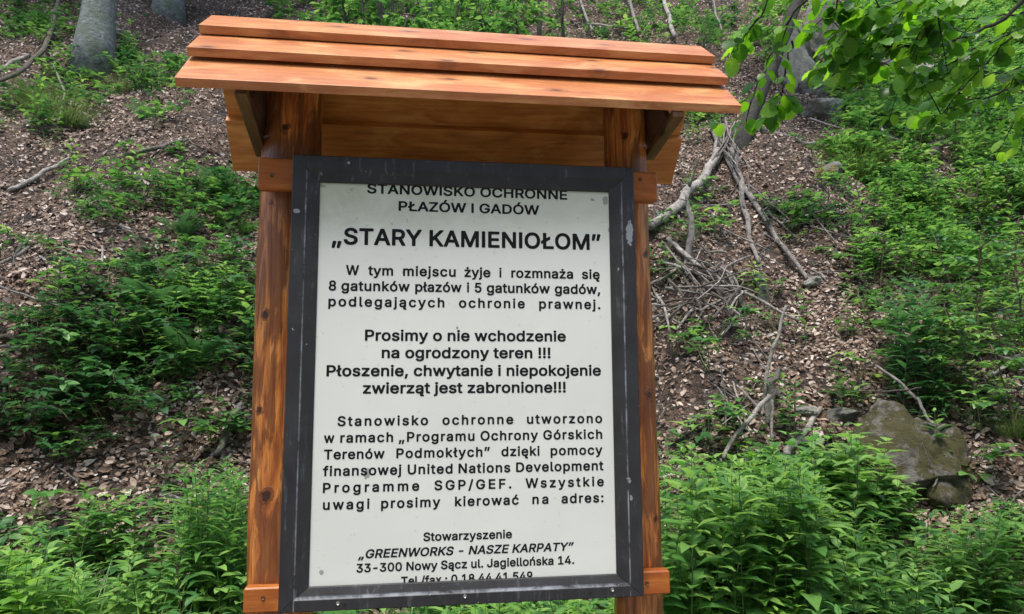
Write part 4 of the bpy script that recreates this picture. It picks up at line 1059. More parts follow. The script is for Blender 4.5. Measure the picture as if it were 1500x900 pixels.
def glyph(ch):
    """advance, flat filled letter as (verts, loops, sizes)"""
    if ch in GL:
        return GL[ch]
    for ln in GLYPHS.split('\n'):
        if ln[:1] == ch:
            _, adv, body = ln.split('\t')
            break
    adv = int(adv) / 1000.0
    if not body:
        GL[ch] = (adv, None)
        return GL[ch]
    c = bpy.data.curves.new('letter', 'CURVE')
    c.dimensions = '2D'
    c.fill_mode = 'FRONT'
    for part in body.split('|'):
        pts = [tuple(map(int, p.split(','))) for p in part.split(' ')]
        sp = c.splines.new('POLY')
        sp.points.add(len(pts) - 1)
        for q, (px, py) in zip(sp.points, pts):
            q.co = (px / 1000.0, (py + 22) / 1000.0, 0, 1)
        sp.use_cyclic_u = True
    o = bpy.data.objects.new('letter', c)
    COL.objects.link(o)
    dg = bpy.context.evaluated_depsgraph_get()
    dg.update()
    me = bpy.data.meshes.new_from_object(o.evaluated_get(dg))
    v = np.array([tuple(q.co) for q in me.vertices], float)
    l = np.array([q.vertex_index for q in me.loops], np.int64)
    z = [p.loop_total for p in me.polygons]
    bpy.data.objects.remove(o)
    bpy.data.curves.remove(c)
    bpy.data.meshes.remove(me)
    GL[ch] = (adv, (v, l, z))
    return GL[ch]


ink = None


def put_word(body, xl, xr, zm, cap, fit='space', shear=0.0):
    """print a word between xl and xr on the panel on the baseline zm"""
    size = cap / 0.552
    gl = [glyph(ch) for ch in body]
    n = len(body)
    first, last = gl[0][1][0][:, 0].min(), gl[-1][1][0][:, 0].max()
    nat = sum(g[0] for g in gl[:-1]) - first + last
    want = (xr - xl) / size
    sx, ls = 1.0, 0.0
    if fit == 'space' and n > 1:
        sx = min(want / nat, 1.07)
        ls = (want - nat * sx) / (n - 1)
    elif n > 1:
        sx = want / nat
    x = xl / size - first * sx
    for g in gl:
        if g[1] is not None:
            v, l, z = g[1]
            ink.add(np.stack([(x + v[:, 0] * sx + v[:, 1] * shear) * size, np.full(len(v), PYP - 0.0006), zm + v[:, 1] * size], 1), l, z, 0.5)
        x += g[0] * sx + ls


def line(words, bl, br, cap_px, z, **kw):
    """words: [(text, px_left, px_right)], baseline pixel heights at both ends, zoom mapping z(px)->(photo px)"""
    global ink
    ink = Geo()
    fx, fy = z
    ends = (fx(words[0][1]), fx(words[-1][2]))
    yl, yr = fy(bl), fy(br)
    A = on_y(ends[0], yl, PYP)
    B = on_y(ends[1], yr, PYP)
    zm = (A[2] + B[2]) / 2 - ZB
    dz = (B[2] - A[2]) * 0.5          # printed lines lie nearly level
    midx, midy = (ends[0] + ends[1]) / 2, (yl + yr) / 2
    cap = on_y(midx, midy - cap_px, PYP)[2] - on_y(midx, midy, PYP)[2]
    for (t, a, b) in words:
        pa = fx(a)
        pb = fx(b)
        ya = yl + (yr - yl) * (pa - ends[0]) / (ends[1] - ends[0])
        yb = yl + (yr - yl) * (pb - ends[0]) / (ends[1] - ends[0])
        xa = on_y(pa, ya, PYP)[0]
        xb = on_y(pb, yb, PYP)[0]
        put_word(t, xa, xb, zm, cap, **kw)
    link('text_line', ink.mesh('text_line', [M_INK], smooth=False), panel)


z5 = (lambda v: 460 + v * 0.29333, lambda v: 260 + v * 0.29333)
z6 = (lambda v: 440 + v * 0.30667, lambda v: 370 + v * 0.30667)
z7 = (lambda v: 440 + v * 0.30667, lambda v: 590 + v * 0.30667)
z8 = (lambda v: 440 + v * 0.33333, lambda v: 750 + v * 0.33333)
line([('STANOWISKO OCHRONNE', 265, 1265)], 78, 115, 14.2, z5, fit='scale')
line([('PŁAZÓW I GADÓW', 422, 1125)], 166, 190, 14.2, z5, fit='scale')
line([('„STARY KAMIENIOŁOM”', 88, 1432)], 331, 368, 24.0, z5, fit='scale')
line([('W', 217, 280), ('tym', 323, 443), ('miejscu', 490, 742), ('żyje', 783, 908), ('i', 950, 963), ('rozmnaża', 1007, 1303), ('się', 1345, 1430)], 107, 130, 14.4, z6)
line([('8', 135, 167), ('gatunków', 195, 522), ('płazów', 548, 770), ('i', 795, 807), ('5', 833, 863), ('gatunków', 890, 1192), ('gadów,', 1215, 1432)], 183, 200, 14.6, z6)
line([('podlegających', 133, 688), ('ochronie', 757, 1072), ('prawnej.', 1140, 1433)], 258, 272, 14.4, z6)
line([('Prosimy o nie wchodzenie', 308, 1268)], 422, 427, 16.2, z6, fit='scale')
line([('na ogrodzony teren !!!', 388, 1195)], 505, 507, 16.2, z6, fit='scale')
line([('Płoszenie, chwytanie i niepokojenie', 124, 1436)], 592, 590, 16.2, z6, fit='scale')
line([('zwierząt jest zabronione!!!', 298, 1268)], 675, 670, 16.2, z6, fit='scale')
line([('Stanowisko', 177, 610), ('ochronne', 678, 1017), ('utworzono', 1082, 1442)], 110, 101, 14.4, z7)
line([('w', 112, 162), ('ramach', 190, 443), ('„Programu', 470, 832), ('Ochrony', 860, 1135), ('Górskich', 1160, 1442)], 191, 176, 14.4, z7)
line([('Terenów', 112, 402), ('Podmokłych”', 458, 905), ('dzięki', 960, 1143), ('pomocy', 1195, 1443)], 270, 251, 14.4, z7)
line([('finansowej', 107, 482), ('United', 512, 727), ('Nations', 755, 1003), ('Development', 1030, 1448)], 350, 326, 14.6, z7)
line([('Programme', 107, 568), ('SGP/GEF.', 640, 1008), ('Wszystkie', 1075, 1450)], 430, 402, 14.6, z7)
line([('uwagi', 107, 330), ('prosimy', 385, 668), ('kierować', 738, 1043), ('na', 1108, 1185), ('adres:', 1247, 1448)], 511, 479, 14.6, z7)
line([('Stowarzyszenie', 540, 930)], 128, 118, 12.8, z8, fit='scale')
line([('„GREENWORKS - NASZE KARPATY”', 255, 1195)], 199, 177, 12.8, z8, fit='scale', shear=0.21)
line([('33-300 Nowy Sącz ul. Jagiellońska 14.', 246, 1203)], 263, 234, 12.8, z8, fit='scale')
line([('Tel./fax.: 0 18 44 41 549', 442, 1020)], 321, 302, 12.8, z8, fit='scale')

# --- roof planks
XO, HW, TILT, RY = 0.0104, 0.7871, 0.0113, 0.0189


def roof_plank(name, outer, inner, th_off, hw=HW, m=M_ROOF, xo=XO):
    """plank whose upper face runs from the outer to the inner edge (y, z); th_off points to the under side"""
    oy, oz = outer
    iy, iz = inner
    ty, tz = th_off
    sec = [(oy, oz), (iy, iz), (iy + ty, iz + tz), (oy + ty, oz + tz)]
    bm = bmesh.new()
    ys, zs = [p[0] for p in sec], [p[1] for p in sec]
    cy, cz = sum(ys) / 4, sum(zs) / 4
    vs = []
    for s in (-1, 1):
        vs.append([bm.verts.new((s * hw, p[0] - cy + s * hw * RY, p[1] - cz + s * hw * TILT)) for p in sec])
    for i in range(4):
        bm.faces.new((vs[0][i], vs[0][(i + 1) % 4], vs[1][(i + 1) % 4], vs[1][i]))
    bm.faces.new(vs[0][::-1])
    bm.faces.new(vs[1])
    bmesh.ops.recalc_face_normals(bm, faces=bm.faces)
    bmesh.ops.bevel(bm, geom=list(bm.edges), offset=0.002, segments=2, affect='EDGES', profile=0.6)
    me = bpy.data.meshes.new(name)
    bm.to_mesh(me)
    bm.free()
    me.materials.append(m)
    return bpart(name, me, board, (xo, cy, cz + ZB))


TH = (0.0128, -0.0207)
roof_plank('roof_plank', (0.0302, 1.6362), (0.1400, 1.7273), TH)
roof_plank('roof_plank', (-0.0523, 1.5267), (0.0750, 1.6390), TH, HW + 0.001)
roof_plank('roof_plank', (-0.1241, 1.4060), (0.020, 1.5520), (0.0150, -0.0195), HW + 0.003)
THB = (-0.0140, -0.0200)
roof_plank('roof_plank', (0.252, 1.6290), (0.1425, 1.7245), THB, HW - 0.004, M_BACK)
roof_plank('roof_plank', (0.370, 1.4960), (0.236, 1.6110), THB, HW - 0.004, M_BACK)
roof_plank('roof_plank', (0.462, 1.3560), (0.340, 1.4880), THB, HW, M_BACK)


# --- rafters and braces on the outside of the posts
def stick(name, A, B, wid, th, m, updir=(1, 0, 0), parent=board):
    A, B = Vector(A), Vector(B)
    d = (B - A)
    L = d.length
    me = box_mesh(name, (L, th, wid), m, 0.0025)
    x = d.normalized()
    z = Vector(updir)
    z = (z - x * z.dot(x)).normalized()
    y = z.cross(x)
    o = link(name, me, parent)
    Mx = Matrix((x, y, z)).transposed().to_4x4()
    Mx.translation = (A + B) / 2
    o.matrix_local = Mx
    return o


for sx in (-1, 1):
    rp = 0.086 if sx < 0 else 0.068
    xr = sx * (0.531 + rp + 0.014)
    # rafter under the front boards, seen as the dark board between brace and post
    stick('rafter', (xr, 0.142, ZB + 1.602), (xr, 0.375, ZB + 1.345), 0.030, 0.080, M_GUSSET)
    xb = sx * (0.531 + rp + 0.010)
    up_ = on_x(353, 133, xb) if sx < 0 else on_x(994, 166, xb)
    lo_ = on_x(384, 226, xb) if sx < 0 else on_x(950, 230, xb)
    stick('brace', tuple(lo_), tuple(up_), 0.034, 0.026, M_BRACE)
    bm = bmesh.new()
    tri = [(up_[1] + 0.035, up_[2] - ZB - 0.005), (0.135, 1.600), (0.170, 1.600), (0.170, lo_[2] - ZB + 0.03)]
    va = [bm.verts.new((sx * (0.531 + rp - 0.012), p[0], p[1])) for p in tri]
    vb = [bm.verts.new((sx * (0.531 + rp + 0.006), p[0], p[1])) for p in tri]
    bm.faces.new(va)
    bm.faces.new(vb[::-1])
    for q in range(4):
        bm.faces.new((va[q], vb[q], vb[(q + 1) % 4], va[(q + 1) % 4]))
    bmesh.ops.recalc_face_normals(bm, faces=bm.faces)
    me = bpy.data.meshes.new('gusset')
    bm.to_mesh(me)
    bm.free()
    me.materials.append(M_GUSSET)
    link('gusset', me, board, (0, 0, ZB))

#VEGETATION
# ================================================================== PLANT BUILDERS
def rot_z(a):
    c, s = math.cos(a), math.sin(a)
    return np.array([[c, -s, 0], [s, c, 0], [0, 0, 1.0]])


def herb(rs, h=1.0, Lf=0.12, Wf=0.042, step=0.065, pairs_from=0.12, lance=True, tip=0.30):
    """erect leafy stem with crosswise leaf pairs"""
    g = Geo()
    n = 9
    t = np.linspace(0, 1, n)
    la, lm = rs.uniform(0, 6.28), rs.uniform(0.03, 0.16) * h
    P = np.stack([math.cos(la) * lm * t ** 2, math.sin(la) * lm * t ** 2, h * t], 1)
    tube(g, P, np.linspace(0.0045, 0.0015, n), 4, 1, 0.5, False)
    z = h * pairs_from
    a = rs.uniform(0, 6.28)
    while z < h * 0.985:
        f = z / h
        size = (0.55 + 0.45 * math.sin(math.pi * min(1, f * 0.9 + 0.12))) if f < 0.75 else (1.0 - (f - 0.75) * 2.6)
        size = max(size, 0.28)
        c = np.array([np.interp(z, P[:, 2], P[:, 0]), np.interp(z, P[:, 2], P[:, 1]), z])
        for s in (0, math.pi):
            b = a + s + rs.uniform(-0.25, 0.25)
            d = np.array([math.cos(b), math.sin(b), 0.35 + 0.5 * f + rs.uniform(-0.25, 0.25)])
            L = Lf * size * rs.uniform(0.8, 1.15)
            leaves(g, c + d * 0.012, d, (0, 0, 1), L, Wf * size * rs.uniform(0.85, 1.1), rs.uniform(0.25, 0.6), 0.16, LANCE if lance else OVATE,
                   min(1, max(0, 0.38 + tip * f + rs.uniform(-0.28, 0.28))), 0)
            if not lance and rs.random() < 0.5 and f < 0.8:
                # short side shoot with two more leaves
                for q in (-0.7, 0.7):
                    d2 = np.array([math.cos(b + q), math.sin(b + q), 0.3])
                    leaves(g, c + d * 0.03, d2, (0, 0, 1), L * 0.7, Wf * size * 0.7, 0.35, 0.14, OVATE, min(1, 0.45 + tip * f + rs.uniform(-0.2, 0.2)), 0)
        a += math.pi / 2 + rs.uniform(-0.2, 0.2)
        z += step * h ** 0.4 * (1.15 - 0.55 * f)
    return g


def trifoliate(g, c, d, up, L, rs, tint):
    d = unit(np.asarray(d, float))
    side = unit(np.cross(d, up))
    for q, k in ((0, 1.0), (1, 0.85), (-1, 0.85)):
        dd = d if q == 0 else unit(d * 0.35 + side * q)
        leaves(g, c + (d * L * 0.22 if q == 0 else 0), dd, up, L * k * rs.uniform(0.9, 1.1), L * k * 0.62, rs.uniform(0.1, 0.4), 0.10, OVATE, np.clip(tint + rs.uniform(-0.12, 0.12), 0, 1), 0)


def bramble(rs, r=0.7, h=0.5, canes=6, L=0.115):
    g = Geo()
    for k in range(canes):
        a = rs.uniform(0, 6.28)
        R = r * rs.uniform(0.6, 1.1)
        hh = h * rs.uniform(0.6, 1.15)
        t = np.linspace(0, 1, 8)
        P = np.stack([math.cos(a) * R * t, math.sin(a) * R * t, hh * np.sin(t * 2.3) / math.sin(1.57)], 1)
        P[:, :2] += rs.normal(0, 0.012, (8, 2))
        tube(g, P, np.linspace(0.004, 0.0015, 8), 4, 1, 0.5, False)
        for m in range(int(5 + 4 * R)):
            f = rs.uniform(0.15, 1.0)
            c = np.array([np.interp(f, t, P[:, q]) for q in range(3)])
            b = a + rs.choice([-1, 1]) * rs.uniform(0.3, 1.5)
            d = np.array([math.cos(b), math.sin(b), rs.uniform(-0.1, 0.5)])
            up = unit(np.array([rs.normal(0, 0.25), rs.normal(0, 0.25), 1.0]))
            trifoliate(g, c + d * 0.04, d, up, L * rs.uniform(0.65, 1.2), rs, rs.uniform(0.1, 0.75))
    return g


def cover(rs, h=0.2, n=6, L=0.06):
    g = Geo()
    for k in range(n):
        a = rs.uniform(0, 6.28)
        hh = h * rs.uniform(0.5, 1.1)
        r = h * rs.uniform(0.1, 0.8)
        c = np.array([math.cos(a) * r, math.sin(a) * r, hh])
        tube(g, np.array([[0, 0, 0], c * [0.4, 0.4, 0.6], c]), 0.0018, 3, 1, 0.5, False)
        d = np.array([math.cos(a), math.sin(a), rs.uniform(0.0, 0.35)])
        up = unit(np.array([rs.normal(0, 0.2), rs.normal(0, 0.2), 1.0]))
        trifoliate(g, c, d, up, L * rs.uniform(0.75, 1.2), rs, rs.uniform(0.15, 0.9))
    return g


def fern(rs, n=8, L=0.6):
    g = Geo()
    a0 = rs.uniform(0, 6.28)
    for k in range(n):
        a = a0 + k * 2 * math.pi / n + rs.uniform(-0.3, 0.3)
        l = L * rs.uniform(0.7, 1.1)
        t = np.linspace(0, 1, 14)
        ang = 0.35 + 1.15 * t + rs.uniform(-0.15, 0.15)
        dr = np.cumsum(np.sin(ang)) / 14 * l
        dz = np.cumsum(np.cos(ang)) / 14 * l
        P = np.stack([math.cos(a) * dr, math.sin(a) * dr, dz], 1)
        P = np.vstack([[[0, 0, 0]], P])
        tube(g, P, np.linspace(0.003, 0.0008, len(P)), 3, 1, 0.5, False)
        T = unit(np.gradient(P, axis=0))
        sd = np.array([-math.sin(a), math.cos(a), 0])
        m = 26
        f = np.linspace(0.14, 0.99, m)
        c = np.stack([np.interp(f * (len(P) - 1), np.arange(len(P)), P[:, q]) for q in range(3)], 1)
        tt = np.stack([np.interp(f * (len(P) - 1), np.arange(len(P)), T[:, q]) for q in range(3)], 1)
        pl = l * 0.30 * np.sin(np.pi * (f * 0.86 + 0.10)) ** 0.8
        for s in (-1, 1):
            d = sd * s + tt * 0.35
            up = np.cross(tt, sd)
            up = up * np.sign(up[:, 2:3] + 1e-6)
            leaves(g, c, d, up, pl, l * 0.030, 0.22, 0.05, (0.2, 0.6, 0.95, 0.7), np.clip(0.45 + rs.uniform(-0.2, 0.2) + 0.2 * f, 0, 1), 0)
    return g


def tuft(rs, n=160, L=0.55, w=0.006, r=0.12, dry=0.15, lean=0.5):
    g = Geo()
    a = rs.uniform(0, 6.28, n)
    rr = r * np.sqrt(rs.uniform(0, 1, n))
    pos = np.stack([np.cos(a) * rr, np.sin(a) * rr, np.zeros(n)], 1)
    tint = np.where(rs.random(n) < dry, rs.uniform(0.8, 1.0, n), rs.uniform(0.0, 0.75, n))
    blades(g, pos, a + rs.normal(0, 0.6, n), L * rs.uniform(0.5, 1.1, n), rs.uniform(0.02, lean, n), rs.uniform(0.5, 1.9, n), w * rs.uniform(0.7, 1.3, n), 5, tint, 0)
    return g


def young_tree(rs, h=2.5, spread=0.8, L=0.09, nb=12, n_leaf=14, thick=1.0):
    """thin stem with side twigs; returns stem geometry and leaf geometry"""
    gs, gl = Geo(), Geo()
    n = 10
    t = np.linspace(0, 1, n)
    a = rs.uniform(0, 6.28)
    P = np.stack([math.cos(a) * 0.15 * h * t ** 2 + rs.normal(0, 0.01 * h, n), math.sin(a) * 0.15 * h * t ** 2 + rs.normal(0, 0.01 * h, n), h * t], 1)
    P[0, :2] = 0
    tube(gs, P, np.linspace(0.012 * h ** 0.7 + 0.004, 0.003, n) * thick, 6, 0, 0.5)
    for b in range(nb):
        f = rs.uniform(0.25, 1.0)
        c = np.array([np.interp(f, t, P[:, q]) for q in range(3)])
        az = rs.uniform(0, 6.28)
        l = spread * (1.15 - 0.6 * f) * rs.uniform(0.5, 1.1)
        u = np.linspace(0, 1, 6)
        B = np.stack([c[0] + math.cos(az) * l * u, c[1] + math.sin(az) * l * u, c[2] + l * (0.5 * u - 0.35 * u * u)], 1)
        tube(gs, B, np.linspace(0.005, 0.0015, 6), 4, 0, 0.5, False)
        m = n_leaf
        f2 = rs.uniform(0.2, 1.02, m)
        c2 = np.stack([np.interp(f2, u, B[:, q]) for q in range(3)], 1)
        ang = az + rs.choice([-1, 1], m) * rs.uniform(0.3, 1.4, m)
        d = np.stack([np.cos(ang), np.sin(ang), rs.uniform(-0.35, 0.3, m)], 1)
        upv = unit(np.stack([rs.normal(0, 0.3, m), rs.normal(0, 0.3, m), np.ones(m)], 1))
        leaves(gl, c2 + d * 0.015, d, upv, L * rs.uniform(0.7, 1.2, m), L * 0.62 * rs.uniform(0.8, 1.1, m), rs.uniform(0.1, 0.5, m), 0.1, OVATE, rs.uniform(0.1, 0.95, m), 0)
    return gs, gl


RS = np.random.default_rng(21)
TALL = [herb(RS, 1.0, 0.160, 0.074, 0.085, 0.10, True).mesh('tall_herb', [M_HERB, M_STEM]) for _ in range(4)] + \
       [herb(RS, 1.0, 0.14, 0.080, 0.092, 0.10, False).mesh('tall_herb', [M_HERB, M_STEM]) for _ in range(4)]
LANCEH = [herb(RS, 1.0, 0.17, 0.042, 0.052, 0.12, True, 0.2).mesh('lance_herb', [M_HERB, M_STEM]) for _ in range(4)]
BROADH = [herb(RS, 1.0, 0.17, 0.095, 0.12, 0.25, False, 0.35).mesh('broad_leaved_herb', [M_HERB, M_STEM]) for _ in range(4)]
BRAM = [bramble(RS).mesh('bramble', [M_BRAMBLE, M_BSTEM]) for _ in range(5)]
FRESH = [herb(RS, 1.0, 0.15, 0.060, 0.075, 0.12, True, 0.3).mesh('pale_herb', [M_FRESH, M_STEM]) for _ in range(3)] + [herb(RS, 1.0, 0.14, 0.085, 0.10, 0.12, False, 0.3).mesh('pale_herb', [M_FRESH, M_STEM]) for _ in range(3)]
FERN = [fern(RS, int(RS.integers(6, 10)), 1.0).mesh('fern', [M_FERN, M_STEM]) for _ in range(4)]
SEDGE = [tuft(RS, 320, 0.62, 0.006, 0.16, 0.14, 0.7).mesh('grass_tuft', [M_GRASS]) for _ in range(3)]
LGRASS = [tuft(RS, 70, 1.0, 0.016, 0.10, 0.0, 0.45).mesh('grass_clump', [M_LIGHTGRASS]) for _ in range(3)]


def plant(name, me, x, y, h, label, cat, group, rz=None, sink=0.02, squash=1.0):
    o = link(name, me, None, (x, y, float(H(x, y)) - sink))
    o.scale = (h * squash, h * squash, h)
    o.rotation_euler = (RS.uniform(-0.08, 0.08), RS.uniform(-0.08, 0.08), RS.uniform(0, 6.28) if rz is None else rz)
    tag(o, label, cat, group)
    return o


def stand(n, meshes, name, px_rng, y_rng, top_fn, label, cat, group, hmin=0.3, hmax=1.6, depth=0.55, squash=1.0):
    """upright plants whose tips reach up to a line seen in the photo"""
    k = 0
    tries = 0
    while k < n and tries < n * 40:
        tries += 1
        px = RS.uniform(*px_rng)
        y = RS.uniform(*y_rng)
        top = top_fn(px) + RS.random() ** 1.4 * depth * (960 - top_fn(px))
        p = on_y(px, top, y)
        h = p[2] - float(H(p[0], y))
        if h < hmin or h > hmax:
            continue
        if p[0] > -0.75 and p[0] < 0.75 and y < 0.55:
            continue
        plant(name, meshes[int(RS.integers(len(meshes)))], p[0], y, h, label, cat, group, squash=squash * RS.uniform(0.85, 1.15) / max(0.75, h ** 0.35))
        k += 1


def env(pts):
    xs, ys = zip(*pts)
    return lambda x: float(np.interp(x, xs, ys))


# thicket at the lower right, front of the slope
stand(130, TALL + TALL + LANCEH[:3] + BROADH[:3], 'tall_herb', (955, 1340), (1.5, 3.6), env([(955, 655), (1000, 640), (1060, 660), (1130, 630), (1200, 690), (1260, 720), (1310, 800), (1340, 850)]),
      'tall herb with pointed green leaves in the dense thicket right of the sign', 'herb', 'tall herbs in the thicket right of the sign', 0.4, 1.5)
stand(40, BROADH, 'broad_leaved_herb', (1180, 1320), (2.6, 3.5), env([(1180, 620), (1240, 610), (1290, 640), (1320, 720)]),
      'broad leaved herb rising in front of the mossy boulder', 'herb', 'broad leaved herbs before the boulder', 0.35, 1.5)
stand(66, TALL + LANCEH[:2] + BROADH[:3], 'tall_herb', (1300, 1530), (1.9, 3.7), env([(1300, 800), (1380, 760), (1440, 730), (1530, 720)]),
      'leafy green herb in the lower right corner below the mossy boulder', 'herb', 'herbs below the boulder', 0.25, 1.2)
stand(22, BROADH + TALL[4:], 'broad_leaved_herb', (1255, 1420), (2.9, 3.4), env([(1255, 640), (1300, 665), (1340, 715), (1420, 720)]),
      'broad leaved herb growing up against the foot of the mossy boulder', 'herb', 'herbs against the foot of the boulder', 0.2, 1.2, 0.35)
# behind and under the lower rail
stand(44, TALL, 'tall_herb', (560, 960), (1.6, 3.3), env([(560, 868), (760, 862), (900, 850), (960, 800)]),
      'low green herb showing below the lower edge of the sign', 'herb', 'herbs below the sign', 0.15, 1.1, 0.7)
# lower left
stand(46, LANCEH, 'lance_herb', (262, 372), (2.2, 3.5), env([(262, 720), (300, 668), (340, 655), (372, 690)]),
      'erect herb with narrow lance shaped leaves beside the left post', 'herb', 'lance leaved herbs beside the left post', 0.4, 1.5)
stand(42, BROADH, 'broad_leaved_herb', (175, 360), (2.1, 3.2), env([(175, 800), (225, 765), (270, 790), (360, 800)]),
      'light green broad leaved herb in front of the left post', 'herb', 'broad leaved herbs by the left post', 0.25, 1.0)
stand(16, BROADH, 'broad_leaved_herb', (105, 190), (2.9, 3.6), env([(105, 720), (150, 690), (190, 730)]),
      'fresh light green seedling standing alone in the brown leaves lower left', 'herb', 'seedlings in the leaves at the lower left', 0.25, 0.9, 0.4)
stand(50, TALL + BROADH[:3] + LANCEH[:2], 'tall_herb', (-30, 230), (1.8, 3.1), env([(-30, 780), (40, 775), (90, 820), (230, 830)]),
      'light green herb in the lower left corner of the picture', 'herb', 'herbs in the lower left corner', 0.2, 1.1)
stand(34, LGRASS, 'grass_clump', (-20, 260), (1.7, 2.7), env([(-20, 800), (260, 840)]),
      'clump of long fresh grass in the lower left corner', 'grass', 'grass clumps in the lower left corner', 0.25, 0.8)
stand(40, LGRASS, 'grass_clump', (270, 1500), (1.5, 2.6), env([(270, 860), (960, 850), (1500, 840)]),
      'clump of fresh grass along the lower edge of the picture', 'grass', 'grass clumps along the road edge', 0.2, 0.7)


stand(42, FRESH, 'pale_herb', (950, 1160), (1.4, 2.6), env([(950, 815), (1040, 830), (1160, 850)]),
      'pale fresh herb at the lower edge right of the right post', 'herb', 'pale herbs right of the right post', 0.2, 1.0)
stand(46, FRESH, 'pale_herb', (-30, 130), (1.7, 2.8), env([(-30, 770), (60, 790), (130, 830)]),
      'pale fresh herb in the lower left corner', 'herb', 'pale herbs in the lower left corner', 0.2, 1.0)
stand(34, FRESH, 'pale_herb', (590, 950), (1.4, 2.6), env([(590, 875), (950, 850)]),
      'pale fresh herb glimpsed below the lower edge of the sign', 'herb', 'pale herbs below the sign', 0.12, 0.9)
stand(60, FRESH + BROADH, 'pale_herb', (1000, 1300), (2.2, 3.5), env([(1000, 650), (1130, 640), (1200, 690), (1300, 790)]),
      'pale leaved herb standing among the darker herbs of the thicket', 'herb', 'pale herbs in the thicket', 0.4, 1.4, 0.4)


def at_hit(px, py):
    p = hit(px, py)
    return p[0], p[1]


def spot_plants(lst, meshes, name, label, cat, group, jit=0.0):
    for (px, py, h) in lst:
        x, y = at_hit(px, py)
        plant(name, meshes[int(RS.integers(len(meshes)))], x, y, h, label, cat, group)


# brambles and broad plants on the left part of the slope
bl = []
for k in range(50):
    px = RS.uniform(20, 385)
    py = RS.uniform(440, 650) if px > 110 else RS.uniform(520, 690)
    if px > 230 and RS.random() < 0.4:
        py = RS.uniform(395, 470)
    bl.append((px, py, RS.uniform(0.5, 0.95)))
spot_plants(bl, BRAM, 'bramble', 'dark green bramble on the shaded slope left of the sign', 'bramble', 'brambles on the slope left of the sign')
spot_plants([(120, 330, .6), (150, 300, .6), (175, 320, .6), (290, 325, .8), (330, 310, .8), (350, 330, .8), (370, 300, .7), (300, 290, .6), (60, 590, .8), (30, 640, .8)], BRAM, 'bramble',
            'small bramble patch on brown leaves halfway up the left slope', 'bramble', 'bramble patches halfway up the left slope')
spot_plants([(1165, 345, .75), (1190, 330, .75), (1150, 320, .6), (1205, 350, .6)], BRAM, 'bramble', 'bright green bramble clump on the open leaves right of the branches', 'bramble', 'bramble clump right of the branches')
spot_plants([(990, 420, .5), (975, 350, .5), (1040, 300, .5), (1000, 360, .5)], BRAM, 'bramble', 'small dark bramble between the dead branches', 'bramble', 'brambles between the dead branches')

stand(40, BROADH + TALL[4:], 'broad_leaved_herb', (20, 380), (4.2, 6.6), env([(20, 470), (110, 430), (200, 400), (300, 380), (380, 360)]),
      'light green broad leaved plant growing through the brambles on the left slope', 'herb', 'broad leaved plants among the brambles', 0.25, 0.9, 0.5)
FERNS = [(205, 415, .45, 'fern just above the bramble patch'), (300, 470, .5, 'fern between brambles and the left post'), (150, 590, .42, 'low fern near the bottom of the brambles'), (270, 350, .42, 'fern below the small bramble patch'), (215, 178, .42, 'small fern alone on the brown leaves beside the roof'), (315, 290, .55, 'pale fern near the top of the left post'),
         (235, 470, .66, 'largest fern among the brambles left of the sign'), (285, 545, .55, 'drooping fern among brambles close to the left post'),
         (175, 520, .40, 'fern at the left edge of the bramble patch'), (1180, 720, .7, 'dark fern beside the mossy boulder'),
         (1120, 740, .55, 'fern rising out of the thicket right of the sign'), (1235, 760, .5, 'fern in front of the mossy boulder'),
         (340, 300, .38, 'fern half hidden behind the left end of the top rail')]
for (px, py, h, lb) in FERNS:
    x, y = at_hit(px, py)
    plant('fern', FERN[int(RS.integers(4))], x, y, h, lb, 'fern', 'ferns on the slope')

SEDGES = [(1256, 262, 1.5, 'shaggy green sedge tuft at the foot of the grey rocks'), (1225, 225, .7, 'smaller sedge tuft just above the shaggy one'), (70, 172, 1.2, 'large sedge tuft at the upper left below the beech'),
          (105, 185, 1.0, 'sedge tuft with dry hanging blades at the upper left'), (40, 150, .9, 'sedge tuft behind the curved branch at the upper left'), (180, 135, .8, 'dark sedge tuft right of the thick beech trunk'),
          (1320, 520, .5, 'grass tuft beneath the tall bushy plant'), (1480, 640, .6, 'grass tuft at the right edge')]
for (px, py, h, lb) in SEDGES:
    x, y = at_hit(px, py)
    plant('grass_tuft', SEDGE[int(RS.integers(3))], x, y, h, lb, 'grass tuft', 'sedge and grass tufts on the slope')

# tall bushy plants on the right
BUSHM = [herb(RS, 1.0, 0.17, 0.062, 0.050, 0.12, True, 0.2).mesh('bushy_plant', [M_BUSH, M_STEM]) for _ in range(3)]
for k in range(30):
    px = RS.uniform(1290, 1405)
    y = float(hit(1345, 560)[1]) + RS.uniform(-0.4, 0.35)
    top = 375 + abs(px - 1345) * 1.5 + RS.uniform(0, 90)
    p = on_y(px, top, y)
    h = p[2] - float(H(p[0], y))
    if h > 0.3:
        plant('bushy_plant', BUSHM[k % 3], p[0], y, h, 'tall blue green bushy stem in the clump above the mossy boulder', 'bush', 'bushy stems above the boulder', squash=0.95)
SHRUBM = []
for k in range(3):
    gs, gl = young_tree(RS, 1.0, 0.55, 0.085, 14, 13)
    SHRUBM.append((gs.mesh('stem', [M_BSTEM]), gl.mesh('foliage', [M_HERB])))


def shrub(name, pr, x, y, h, label, cat, group, leafs=None, wid=1.0):
    e = empty(name, (x, y, float(H(x, y)) - 0.03))
    e.rotation_euler = (0, 0, RS.uniform(0, 6.28))
    e.scale = (h * wid, h * wid, h)
    tag(e, label, cat, group)
    link('stem', pr[0], e)
    link('foliage', pr[1], e)
    return e


